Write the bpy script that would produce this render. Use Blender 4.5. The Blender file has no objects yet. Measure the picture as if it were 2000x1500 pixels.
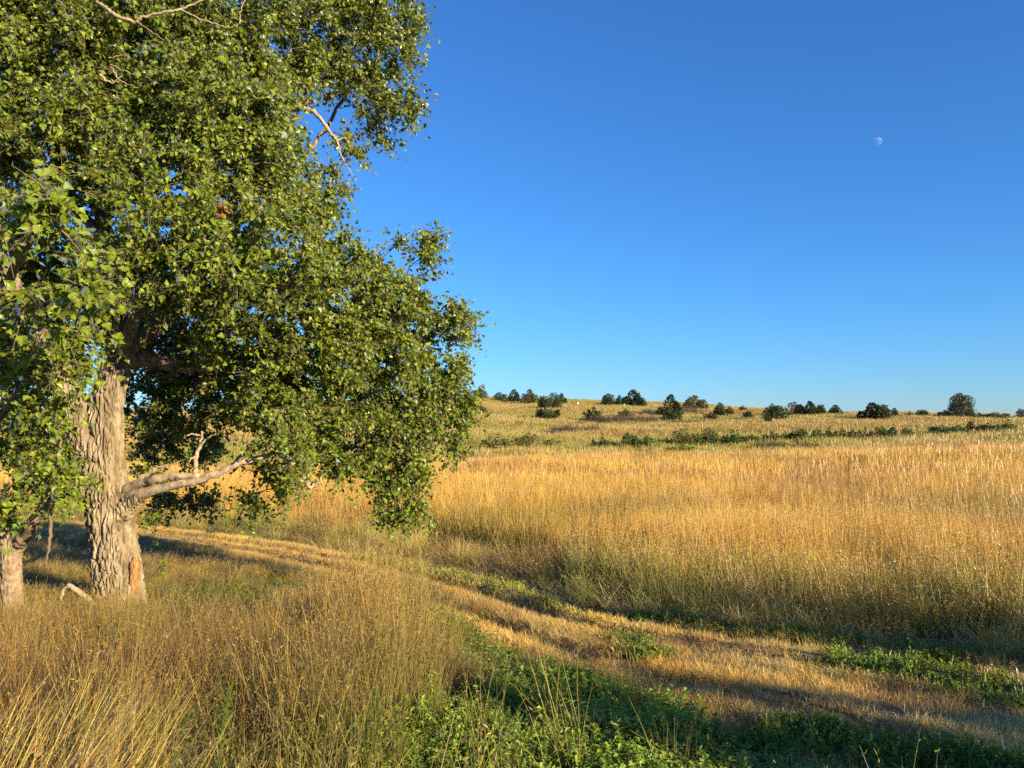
import bpy, math, random
import numpy as np
from mathutils import Vector, Euler, Matrix, noise as mnoise

# ------------------------------------------------------------------ camera, sky, sun, exposure
S = bpy.context.scene
C = S.collection
F_PX, CX, CY = 1555.0, 1000.0, 750.0          # focal length and centre of the 2000 x 1500 frame
PITCH = math.radians(3.13)
EYE = 1.75
cam_d = bpy.data.cameras.new('camera'); cam = bpy.data.objects.new('camera', cam_d); C.objects.link(cam)
cam_d.sensor_width = 36.0; cam_d.lens = 36.0 * F_PX / 2000.0
cam_d.clip_start = 0.05; cam_d.clip_end = 20000
cam.location = (0, 0, EYE); cam.rotation_euler = (math.pi / 2 + PITCH, 0, 0)
S.camera = cam

SUN_AZ, SUN_EL = math.radians(130), math.radians(16)   # clockwise from the view axis (+Y), elevation
sun_vec = Vector((math.sin(SUN_AZ) * math.cos(SUN_EL), math.cos(SUN_AZ) * math.cos(SUN_EL), math.sin(SUN_EL)))
W = bpy.data.worlds.new('World'); S.world = W; W.use_nodes = True
wn, wl = W.node_tree.nodes, W.node_tree.links
wn.clear()
sky = wn.new('ShaderNodeTexSky'); sky.sky_type = 'NISHITA'; sky.sun_disc = False
sky.sun_elevation = SUN_EL; sky.sun_rotation = SUN_AZ
sky.altitude = 0; sky.air_density = 1.1; sky.dust_density = 0.0; sky.ozone_density = 10.0
bg = wn.new('ShaderNodeBackground'); bg.inputs['Strength'].default_value = 0.085
wo = wn.new('ShaderNodeOutputWorld')
wl.new(sky.outputs[0], bg.inputs['Color']); wl.new(bg.outputs[0], wo.inputs['Surface'])

sl = bpy.data.lights.new('sun', 'SUN'); sun = bpy.data.objects.new('sun', sl); C.objects.link(sun)
sl.energy = 5.0; sl.angle = math.radians(0.55); sl.color = (1.0, 0.80, 0.50)
sun.rotation_euler = (-sun_vec).to_track_quat('-Z', 'Y').to_euler(); sun.location = (30, -20, 30)

S.view_settings.view_transform = 'Standard'; S.view_settings.look = 'None'
S.view_settings.gamma = 1.0; S.view_settings.exposure = 1.37; S.view_settings.use_curve_mapping = False
S.render.engine = 'CYCLES'
S.cycles.max_bounces = 6; S.cycles.diffuse_bounces = 3; S.cycles.glossy_bounces = 2
S.cycles.transmission_bounces = 4; S.cycles.transparent_max_bounces = 8
S.cycles.use_denoising = False

rng = np.random.default_rng(7)
random.seed(7)

# ------------------------------------------------------------------ small helpers
def tag(o, label=None, cat=None, group=None, kind=None):
    if label: o['label'] = label
    if cat: o['category'] = cat
    if group: o['group'] = group
    if kind: o['kind'] = kind
    return o

def empty(name, loc, rz=0.0, parent=None):
    o = bpy.data.objects.new(name, None); C.objects.link(o)
    o.location = loc; o.rotation_euler = (0, 0, rz); o.empty_display_size = 0.3
    if parent: o.parent = parent
    return o

def mesh_np(name, verts, faces, mat=None, smooth=False, attrs=None, nside=None):
    """verts (N,3); faces: (M,k) int array, or a list of such arrays"""
    fl = faces if isinstance(faces, list) else [faces]
    fl = [np.asarray(f, dtype=np.int32) for f in fl if len(f)]
    me = bpy.data.meshes.new(name)
    verts = np.asarray(verts, dtype=np.float32)
    me.vertices.add(len(verts)); me.vertices.foreach_set('co', verts.ravel())
    nl = sum(f.size for f in fl); nf = sum(len(f) for f in fl)
    me.loops.add(nl); me.polygons.add(nf)
    me.loops.foreach_set('vertex_index', np.concatenate([f.ravel() for f in fl]))
    tot = np.concatenate([np.full(len(f), f.shape[1], dtype=np.int32) for f in fl])
    st = np.zeros(nf, dtype=np.int32); st[1:] = np.cumsum(tot)[:-1]
    me.polygons.foreach_set('loop_start', st)
    me.polygons.foreach_set('loop_total', tot)
    me.polygons.foreach_set('use_smooth', np.full(nf, bool(smooth)))
    for an, av in (attrs or {}).items():
        av = np.asarray(av, dtype=np.float32)
        if av.ndim == 1:
            a = me.attributes.new(an, 'FLOAT', 'POINT'); a.data.foreach_set('value', av)
        else:
            a = me.attributes.new(an, 'FLOAT_VECTOR', 'POINT'); a.data.foreach_set('vector', av.ravel())
    me.update(calc_edges=True)
    if mat: me.materials.append(mat)
    return me

def link(name, me, parent=None, loc=None):
    o = bpy.data.objects.new(name, me); C.objects.link(o)
    if parent: o.parent = parent
    if loc is not None: o.location = loc
    return o

def _h(ix, iy, s):
    n = (ix.astype(np.int64) * 374761393 + iy.astype(np.int64) * 668265263 + s * 2147483647 * 3) & 0xffffffff
    n = ((n ^ (n >> 13)) * 1274126177) & 0xffffffff
    n = n ^ (n >> 16)
    return (n & 0xffff) / 65535.0

def vnoise(x, y, s=0):
    x = np.asarray(x, float); y = np.asarray(y, float)
    ix, iy = np.floor(x).astype(np.int64), np.floor(y).astype(np.int64)
    fx, fy = x - ix, y - iy
    fx, fy = fx * fx * (3 - 2 * fx), fy * fy * (3 - 2 * fy)
    a, b = _h(ix, iy, s), _h(ix + 1, iy, s); c, d = _h(ix, iy + 1, s), _h(ix + 1, iy + 1, s)
    return (a * (1 - fx) + b * fx) * (1 - fy) + (c * (1 - fx) + d * fx) * fy

def fbm(x, y, s=0, o=3):
    t = 0; a = 0.5; n = 0
    for i in range(o):
        t = t + a * vnoise(x * 2 ** i, y * 2 ** i, s + i * 17); n += a; a *= 0.5
    return t / n

def sstep(a, b, x):
    t = np.clip((x - a) / (b - a), 0, 1); return t * t * (3 - 2 * t)

def ray(px, py):
    x = (px - CX) / F_PX; v = -(py - CY) / F_PX
    cp, sp = math.cos(PITCH), math.sin(PITCH)
    d = np.array([x, cp - v * sp, sp + v * cp])
    return d / d[1]

def P(px, py, D):                    # the point of the world seen at (px, py), D metres along the view axis
    d = ray(px, py); return np.array([d[0] * D, D, EYE + d[2] * D])

# ------------------------------------------------------------------ terrain
RUTS = []                            # filled below: polylines of wheel ruts
RX = np.array([-1e4, -60, -8, 0, 10.5, 20, 31, 41, 51, 62, 72, 82, 92, 103, 180, 1e4])
RZ = np.array([0, 3.4, 6.2, 5.5, 5.6, 5.1, 4.6, 3.9, 3.4, 2.9, 2.4, 2.1, 2.0, 1.9, 1.6, 0])
Y1, Y2 = 60.0, 160.0
def ground_base(x, y):
    x = np.asarray(x, float); y = np.asarray(y, float)
    zn = np.interp(y, [-40, 0, 11, 20, 60, 70], [0.6, 0, -0.75, -0.95, -1.12, -1.12])
    zn = zn + sstep(18, 62, y) * np.clip(x / 40.0, -0.4, 1.4) * 1.25
    ridge = EYE + np.interp(x, RX, RZ)
    t = np.clip((y - Y1) / (Y2 - Y1), 0, 1)
    s = 1 - (1 - t) ** 1.22
    z = zn + (ridge - zn) * s
    z = z + np.where(y > Y2, -np.minimum((y - Y2) * 0.06, 12), 0)
    z = z + (fbm(x / 9.0, y / 9.0, 3) - 0.5) * 0.5 * sstep(14, 40, y) + (fbm(x / 22.0, y / 14.0, 9) - 0.5) * 1.2 * sstep(62, 90, y) * (1 - sstep(135, 160, y))
    return z

def seg_dist(x, y, pl):
    """distance to a polyline (vectorised)"""
    best = np.full(np.shape(x), 1e9)
    for (ax, ay), (bx, by) in zip(pl[:-1], pl[1:]):
        dx, dy = bx - ax, by - ay; L = dx * dx + dy * dy + 1e-12
        t = np.clip(((x - ax) * dx + (y - ay) * dy) / L, 0, 1)
        d = np.hypot(x - ax - t * dx, y - ay - t * dy)
        best = np.minimum(best, d)
    return best

def ground(x, y):
    x = np.asarray(x, float); y = np.asarray(y, float)
    z = ground_base(x, y) + (fbm(x * 1.3, y * 1.3, 21) - 0.5) * 0.10 * (1 - sstep(20, 30, y))
    for pl in RUTS:
        d = seg_dist(x, y, pl)
        z = z - 0.10 * np.exp(-(d / 0.17) ** 2) + 0.035 * np.exp(-((d - 0.34) / 0.14) ** 2)
    return z

def at(px, py):                      # where the sight line through (px, py) meets the ground
    d = ray(px, py)
    Ds = np.concatenate([np.arange(0.8, 30, 0.05), np.arange(30, 400, 0.25)])
    z = EYE + d[2] * Ds; g = ground_base(d[0] * Ds, Ds)
    k = np.nonzero(z < g)[0]
    D = Ds[k[0]] if len(k) else 165.0
    return np.array([d[0] * D, D, float(ground_base(d[0] * D, D))])

def inside(x, y, poly):
    r = np.zeros(np.shape(x), bool); n = len(poly); j = n - 1
    for i in range(n):
        xi, yi = poly[i]; xj, yj = poly[j]
        c = ((yi > y) != (yj > y)) & (x < (xj - xi) * (y - yi) / (yj - yi + 1e-12) + xi)
        r ^= c; j = i
    return r

def smooth_pl(pl, n=4):
    p = np.array(pl, float)
    for _ in range(n):
        q = np.empty((len(p) * 2, 2)); q[0::2] = p; q[1::2] = p
        a = p[:-1] * 0.75 + p[1:] * 0.25; b = p[:-1] * 0.25 + p[1:] * 0.75
        r = [p[0]]
        for u, v in zip(a, b): r += [u, v]
        r.append(p[-1]); p = np.array(r)
        if len(p) > 120: break
    return p

far_px = [(100, 1018), (300, 1031), (450, 1047), (650, 1078), (850, 1113), (1000, 1148), (1150, 1202), (1400, 1226), (1700, 1258), (2000, 1292)]
near_px = [(100, 1040), (300, 1056), (450, 1085), (650, 1128), (800, 1185), (900, 1240), (980, 1292), (1100, 1330), (1250, 1374), (1400, 1438), (1560, 1530)]
FAR = [tuple(at(*p)[:2]) for p in far_px]
NEAR = [tuple(at(*p)[:2]) for p in near_px]
FAR = [(-26, 34)] + [(-18, 24.5)] + FAR + [(7.5, 4.6), (12, 1.0), (18, -4)]
NEAR = [(-26, 31.5)] + [(-18, 22.5)] + NEAR + [(2.2, 2.4), (4.2, 0.6), (9, -4)]
FAR = smooth_pl(FAR, 3); NEAR = smooth_pl(NEAR, 3)
MOWN = [tuple(p) for p in FAR] + [tuple(p) for p in NEAR[::-1]]
FIELD = [tuple(p) for p in FAR] + [(60, -4), (140, 60), (140, 66), (-90, 66), (-70, 40)]
NEARPOLY = [tuple(p) for p in NEAR] + [(-3, -4), (-20, 4), (-30, 24)]
rut_px = [[(300, 1040), (450, 1060), (650, 1094), (860, 1140), (1010, 1182), (1130, 1225), (1300, 1265), (1500, 1290), (1750, 1330), (2000, 1375)],
          [(300, 1047), (450, 1071), (650, 1112), (820, 1166), (960, 1215), (1060, 1262), (1180, 1302), (1350, 1345), (1560, 1400), (1800, 1470)],
          [(1040, 1160), (1200, 1218), (1420, 1250), (1700, 1285), (2000, 1330)]]
RUTS += [smooth_pl([tuple(at(*p)[:2]) for p in r], 2) for r in rut_px]

# ------------------------------------------------------------------ materials
def new_mat(name):
    m = bpy.data.materials.new(name); m.use_nodes = True
    m.node_tree.nodes.clear()
    return m, m.node_tree.nodes, m.node_tree.links

def plant_mat(name, base=None, tip_mix=0.0, tip=(0.5, 0.4, 0.2), transl=0.3, rough=0.6, spec=0.2, inst=True, objcol=False, var=0.35, hue=(0.485, 0.52)):
    """leaves and blades: diffuse + translucent + a weak gloss. Colour = instance tint (or base), varied per blade by the 'rnd' attribute."""
    m, n, l = new_mat(name)
    out = n.new('ShaderNodeOutputMaterial')
    if inst:
        a = n.new('ShaderNodeAttribute'); a.attribute_type = 'INSTANCER'; a.attribute_name = 'tint'; col = a.outputs['Vector']
    elif objcol:
        a = n.new('ShaderNodeObjectInfo'); col = a.outputs['Color']
    else:
        a = n.new('ShaderNodeRGB'); a.outputs[0].default_value = (*base, 1); col = a.outputs[0]
    r = n.new('ShaderNodeAttribute'); r.attribute_name = 'rnd'
    mr = n.new('ShaderNodeMapRange'); mr.inputs['To Min'].default_value = 1 - var; mr.inputs['To Max'].default_value = 1 + var
    l.new(r.outputs['Fac'], mr.inputs['Value'])
    mul = n.new('ShaderNodeVectorMath'); mul.operation = 'SCALE'
    l.new(col, mul.inputs[0]); l.new(mr.outputs[0], mul.inputs['Scale'])
    col = mul.outputs[0]
    # hue wanders a little from blade to blade
    hsv = n.new('ShaderNodeHueSaturation')
    m2 = n.new('ShaderNodeMath'); m2.operation = 'FRACT'; m3 = n.new('ShaderNodeMath'); m3.operation = 'MULTIPLY'; m3.inputs[1].default_value = 7.31
    l.new(r.outputs['Fac'], m3.inputs[0]); l.new(m3.outputs[0], m2.inputs[0])
    m4 = n.new('ShaderNodeMapRange'); m4.inputs['To Min'].default_value = hue[0]; m4.inputs['To Max'].default_value = hue[1]
    l.new(m2.outputs[0], m4.inputs['Value']); l.new(m4.outputs[0], hsv.inputs['Hue']); l.new(col, hsv.inputs['Color'])
    col = hsv.outputs[0]
    if tip_mix > 0:
        h = n.new('ShaderNodeAttribute'); h.attribute_name = 'hgt'
        mx = n.new('ShaderNodeMix'); mx.data_type = 'RGBA'
        mm = n.new('ShaderNodeMapRange'); mm.inputs['From Min'].default_value = 0.55; mm.inputs['To Max'].default_value = tip_mix
        l.new(h.outputs['Fac'], mm.inputs['Value']); l.new(mm.outputs[0], mx.inputs['Factor'])
        l.new(col, mx.inputs['A']); mx.inputs['B'].default_value = (*tip, 1); col = mx.outputs['Result']
    df = n.new('ShaderNodeBsdfDiffuse'); tr = n.new('ShaderNodeBsdfTranslucent'); gl = n.new('ShaderNodeBsdfGlossy')
    gl.inputs['Roughness'].default_value = rough; gl.inputs['Color'].default_value = (1, 1, 1, 1)
    l.new(col, df.inputs['Color']); l.new(col, tr.inputs['Color'])
    m1 = n.new('ShaderNodeMixShader'); m1.inputs[0].default_value = transl
    l.new(df.outputs[0], m1.inputs[1]); l.new(tr.outputs[0], m1.inputs[2])
    fr = n.new('ShaderNodeFresnel'); fr.inputs['IOR'].default_value = 1.4
    fm = n.new('ShaderNodeMath'); fm.operation = 'MULTIPLY'; fm.inputs[1].default_value = spec
    l.new(fr.outputs[0], fm.inputs[0])
    ms = n.new('ShaderNodeMixShader'); l.new(fm.outputs[0], ms.inputs[0]); l.new(m1.outputs[0], ms.inputs[1]); l.new(gl.outputs[0], ms.inputs[2])
    l.new(ms.outputs[0], out.inputs['Surface'])
    return m

def noise_mat(name, cols, scale, rough=0.9, bump=0.0, bscale=None, detail=6, stretch=(1, 1, 1), obj=False, pos=(0.35, 0.65)):
    m, n, l = new_mat(name)
    out = n.new('ShaderNodeOutputMaterial'); bs = n.new('ShaderNodeBsdfPrincipled')
    bs.inputs['Roughness'].default_value = rough; bs.inputs['Specular IOR Level'].default_value = 0.15
    tc = n.new('ShaderNodeTexCoord'); mp = n.new('ShaderNodeMapping'); mp.inputs['Scale'].default_value = stretch
    l.new(tc.outputs['Object'], mp.inputs['Vector'])
    nz = n.new('ShaderNodeTexNoise'); nz.inputs['Scale'].default_value = scale; nz.inputs['Detail'].default_value = detail; nz.inputs['Roughness'].default_value = 0.65
    l.new(mp.outputs[0], nz.inputs['Vector'])
    cr = n.new('ShaderNodeValToRGB'); e = cr.color_ramp.elements
    e[0].position = pos[0]; e[0].color = (*cols[0], 1); e[1].position = pos[1]; e[1].color = (*cols[-1], 1)
    for i, c in enumerate(cols[1:-1]):
        k = e.new(pos[0] + (pos[1] - pos[0]) * (i + 1) / (len(cols) - 1)); k.color = (*c, 1)
    l.new(nz.outputs['Fac'], cr.inputs[0]); l.new(cr.outputs[0], bs.inputs['Base Color'])
    if bump:
        n2 = n.new('ShaderNodeTexNoise'); n2.inputs['Scale'].default_value = bscale or scale * 4; n2.inputs['Detail'].default_value = 8
        l.new(mp.outputs[0], n2.inputs['Vector'])
        b = n.new('ShaderNodeBump'); b.inputs['Strength'].default_value = bump; b.inputs['Distance'].default_value = 0.03
        l.new(n2.outputs['Fac'], b.inputs['Height']); l.new(b.outputs[0], bs.inputs['Normal'])
    l.new(bs.outputs[0], out.inputs['Surface'])
    return m

M_grass = plant_mat('dry_grass', transl=0.28, spec=0.25, rough=0.5, var=0.32)
M_tall = plant_mat('tall_grass', transl=0.25, spec=0.2, rough=0.5, var=0.30)
M_herb = plant_mat('green_herbs', transl=0.35, spec=0.3, rough=0.45, var=0.35)
M_leaf = plant_mat('cottonwood_leaf', base=(0.138, 0.196, 0.013), transl=0.34, spec=0.6, rough=0.40, inst=False, var=0.62, hue=(0.462, 0.525))
M_leaf2 = plant_mat('young_cottonwood_leaf', base=(0.155, 0.215, 0.016), transl=0.34, spec=0.55, rough=0.42, inst=False, var=0.5, hue=(0.465, 0.525))
M_cedar = plant_mat('cedar_needles', transl=0.10, spec=0.2, rough=0.6, inst=False, objcol=True, var=0.35)
M_weed = plant_mat('weed_green', base=(0.11, 0.145, 0.014), transl=0.35, spec=0.3, rough=0.5, inst=False, var=0.3)
M_drystalk = plant_mat('dry_stalk', base=(0.22, 0.14, 0.045), transl=0.1, spec=0.2, inst=False, var=0.3)
M_seed = plant_mat('seed_head', base=(0.045, 0.026, 0.013), transl=0.05, spec=0.1, inst=False, var=0.3)
M_ground = noise_mat('soil_and_thatch', [(0.065, 0.042, 0.019), (0.130, 0.085, 0.036), (0.195, 0.130, 0.055)], 1.7, bump=0.8, bscale=14, detail=10)
M_track = noise_mat('track_thatch', [(0.10, 0.07, 0.035), (0.24, 0.165, 0.075), (0.38, 0.27, 0.12)], 3.2, bump=1.0, bscale=26, detail=12)
M_bark = noise_mat('cottonwood_bark', [(0.105, 0.080, 0.050), (0.215, 0.170, 0.108), (0.330, 0.280, 0.190)], 9, bump=0.7, bscale=34, detail=10, stretch=(1, 1, 0.35))
M_bark2 = noise_mat('smooth_bark', [(0.145, 0.109, 0.066), (0.238, 0.178, 0.112), (0.310, 0.251, 0.172)], 11, bump=0.4, bscale=45, detail=8)
M_dead = noise_mat('bare_dead_wood', [(0.204, 0.150, 0.095), (0.340, 0.265, 0.177), (0.422, 0.354, 0.252)], 14, bump=0.4, bscale=60, detail=8)
M_heart = noise_mat('exposed_heartwood', [(0.112, 0.052, 0.021), (0.308, 0.154, 0.056), (0.420, 0.266, 0.119)], 16, bump=0.8, bscale=40, detail=8, stretch=(1, 1, 0.3))
M_twig = noise_mat('twig_bark', [(0.096, 0.072, 0.042), (0.180, 0.138, 0.084)], 8)
M_cedartrunk = noise_mat('cedar_trunk', [(0.078, 0.052, 0.033), (0.143, 0.098, 0.065)], 9)
M_white = noise_mat('white_paint', [(0.72, 0.70, 0.66), (0.82, 0.81, 0.78)], 5)

# ------------------------------------------------------------------ ground, track
def axis(lo, a, b, hi, st, n_out, pw=1.9):
    mid = np.arange(a, b + st / 2, st)
    lo_ = a - (a - lo) * (np.linspace(1, 0, n_out, endpoint=False) ** pw)
    hi_ = b + (hi - b) * (np.linspace(1, 0, n_out, endpoint=False)[::-1] ** pw) if n_out else []
    hi_ = b + (hi - b) * ((np.arange(1, n_out + 1) / n_out) ** pw)
    return np.concatenate([lo_, mid, hi_])
gx = axis(-3000, -14, 11, 3000, 0.14, 70, 2.6); gy = axis(-400, 0, 22, 4000, 0.14, 90, 2.6)
GX, GY = np.meshgrid(gx, gy)
GZ = ground(GX, GY)
nx, ny = len(gx), len(gy)
idx = np.arange(nx * ny).reshape(ny, nx)
q = np.stack([idx[:-1, :-1], idx[:-1, 1:], idx[1:, 1:], idx[1:, :-1]], -1).reshape(-1, 4)
go = link('ground', mesh_np('ground', np.stack([GX, GY, GZ], -1).reshape(-1, 3), q, M_ground, True))
tag(go, 'brown soil and thatch of the prairie rising to the hill crest', 'ground', kind='structure')

nu, nv = 150, 22
def resample(pl, n):
    pl = np.asarray(pl); d = np.r_[0, np.cumsum(np.hypot(*np.diff(pl, axis=0).T))]
    t = np.linspace(0, d[-1], n); return np.stack([np.interp(t, d, pl[:, 0]), np.interp(t, d, pl[:, 1])], -1)
fa, ne = resample(FAR, nu), resample(NEAR, nu)
tv = np.linspace(-0.03, 1.03, nv)[None, :, None]
tp = fa[:, None, :] * (1 - tv) + ne[:, None, :] * tv
tz = ground(tp[..., 0], tp[..., 1]) + 0.012
idx = np.arange(nu * nv).reshape(nu, nv)
q = np.stack([idx[:-1, :-1], idx[:-1, 1:], idx[1:, 1:], idx[1:, :-1]], -1).reshape(-1, 4)
tr_o = link('track', mesh_np('track', np.concatenate([tp, tz[..., None]], -1).reshape(-1, 3), q, M_track, True))
tag(tr_o, 'rutted two-wheel track of mown straw curving past the big cottonwood', 'track', kind='structure')

# ------------------------------------------------------------------ tubes
def tube(pts, rad, seg=8, cap=False):
    pts = np.asarray(pts, float); rad = np.asarray(rad, float); n = len(pts)
    t = np.gradient(pts, axis=0); t /= np.linalg.norm(t, axis=1)[:, None] + 1e-9
    up = np.array([0.3, 0.9, 0.1]) if abs(t[0][2]) > 0.7 else np.array([0, 0, 1.0])
    V = []; u = np.cross(t[0], up); u /= np.linalg.norm(u)
    a = np.linspace(0, 2 * math.pi, seg, endpoint=False)
    for i in range(n):
        u = u - t[i] * np.dot(u, t[i]); u /= np.linalg.norm(u) + 1e-9
        w = np.cross(t[i], u)
        V.append(pts[i] + rad[i] * (np.cos(a)[:, None] * u + np.sin(a)[:, None] * w))
    V = np.concatenate(V)
    i = np.arange(n - 1)[:, None] * seg; j = np.arange(seg)[None]; k = (j + 1) % seg
    f = np.stack([i + j, i + k, i + seg + k, i + seg + j], -1).reshape(-1, 4)
    return V, f

def join(parts):
    V, Fq, off = [], [], 0
    for v, f in parts:
        V.append(v); Fq.append(f + off); off += len(v)
    return np.concatenate(V), np.concatenate(Fq)

def curve(pts, n=None, jit=0.0):
    """Catmull-Rom through the points"""
    p = np.asarray(pts, float); n = n or max(2, 5 * (len(p) - 1) + 1)
    e = np.vstack([2 * p[0] - p[1], p, 2 * p[-1] - p[-2]])
    s = np.linspace(0, len(p) - 1 - 1e-6, n); k = s.astype(int); t = (s - k)[:, None]
    a, b, c, d = e[k], e[k + 1], e[k + 2], e[k + 3]
    r = 0.5 * (2 * b + (c - a) * t + (2 * a - 5 * b + 4 * c - d) * t * t + (3 * b - a - 3 * c + d) * t ** 3)
    if jit: r[1:-1] += rng.normal(0, jit, (n - 2, 3))
    return r

# ------------------------------------------------------------------ bark relief on a trunk
def bark_tube(pts, rad, seg, rings, depth=0.046, cell=0.052, scar=None, seed=0.0):
    p = curve(np.asarray(pts), rings); r = np.interp(np.linspace(0, 1, rings), np.linspace(0, 1, len(rad)), rad)
    V, f = tube(p, r, seg)
    cen = np.repeat(p, seg, 0); nrm = V - cen; nl = np.linalg.norm(nrm, axis=1)[:, None]; nrm = nrm / nl
    disp = np.empty(len(V))
    for i, (v, nn) in enumerate(zip(V, nrm)):
        w = mnoise.noise(Vector((v[0] * 2.2, v[1] * 2.2, v[2] * 1.4 + seed)))
        w2 = mnoise.noise(Vector((v[0] * 7, v[1] * 7, v[2] * 3.5 + 40 + seed)))
        n1 = mnoise.noise(Vector((v[0] / cell + w * .45 + w2 * .25, v[1] / cell + w2 * .3, v[2] / (cell * 6.5) + w * .5 + seed)))
        n2 = mnoise.noise(Vector((v[0] / cell + 31 - w * .4 + w2 * .25, v[1] / cell + 7 + w2 * .3, v[2] / (cell * 5.0) + 17 + w * .6)))
        n3 = mnoise.noise(Vector((v[0] / (cell * 1.2) + 5, v[1] / (cell * 1.2) + 9, v[2] / (cell * 1.6) + 3)))
        e = min(abs(n1) / .27, abs(n2) / .24, .5 + abs(n3) / .12); e = min(1.0, e); e = e * e * (3 - 2 * e)
        fine = mnoise.fractal(Vector((v[0] * 30, v[1] * 30, v[2] * 14)), 1.0, 2.0, 3)
        big = mnoise.noise(Vector((v[0] * 1.7, v[1] * 1.7, v[2] * 1.1 + 9 + seed)))
        disp[i] = depth * (e - 0.75) * (1 + .35 * w2) + 0.009 * fine + 0.018 * big
    return V + nrm * disp[:, None], f

# ------------------------------------------------------------------ leaves
def leaf_batch(pos, nrm, axis_, size, fold=0.18):
    """deltoid leaves as real folded faces: 5 vertices, 4 triangles each"""
    N = len(pos); axis_ = axis_ - nrm * np.sum(axis_ * nrm, 1)[:, None]
    axis_ /= np.linalg.norm(axis_, axis=1)[:, None] + 1e-9
    side = np.cross(nrm, axis_); s = size[:, None]
    b = pos; mid = pos + axis_ * s * 0.42 - nrm * s * fold * 0.6
    tip = pos + axis_ * s * 1.02
    l1 = pos + axis_ * s * 0.22 + side * s * 0.50 + nrm * s * fold * 0.5
    r1 = pos + axis_ * s * 0.22 - side * s * 0.50 + nrm * s * fold * 0.5
    V = np.stack([b, l1, tip, r1, mid], 1).reshape(-1, 3)
    o = np.arange(N)[:, None, None] * 5
    f = (o + np.array([[0, 4, 1], [1, 4, 2], [2, 4, 3], [3, 4, 0]])[None]).reshape(-1, 3)
    return V, f

def unit(v): return v / (np.linalg.norm(v, axis=-1, keepdims=True) + 1e-9)

def fine_leaf(name, mat):
    """one well shaped leaf with toothless deltoid outline, midrib fold and stalk (unit length, +Y to the tip)"""
    ol = [(0, 0), (0.22, -0.03), (0.44, 0.08), (0.50, 0.22), (0.40, 0.45), (0.22, 0.72), (0.0, 1.02)]
    V = [(0, 0, 0), (0, 0.35, -0.06), (0, 0.7, -0.05)]
    R = [(x, y, abs(x) * 0.16) for x, y in ol[1:-1]]; L = [(-x, y, z) for x, y, z in R]; T = [(0, 1.02, 0.03)]
    V += R + L + T; r0, l0, t = 3, 3 + len(R), 3 + 2 * len(R); n = len(R)
    Fc = []
    for s, flip in ((r0, False), (l0, True)):
        ring = [0] + [s + i for i in range(n)] + [t]; mids = [0, 1, 1, 1, 2, 2]
        for i in range(len(ring) - 1):
            a, b, c = ring[i], ring[i + 1], mids[i] if mids[i] != ring[i] else 1
            tri = (c, a, b) if not flip else (c, b, a)
            if len(set(tri)) == 3: Fc.append(tri)
        tri = (1, s + 3, 2) if False else None
    Fc += [(1, r0 + 2, 2), (2, l0 + 2, 1)]
    b = len(V); V += [(0.012, 0, 0), (-0.012, 0, 0), (0.0, -0.55, -0.12), ]
    Fc.append((b, b + 1, b + 2))
    V = np.array(V, float)
    return mesh_np(name, V, np.array(Fc), mat, False, {'rnd': np.full(len(V), 0.62)})

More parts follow.
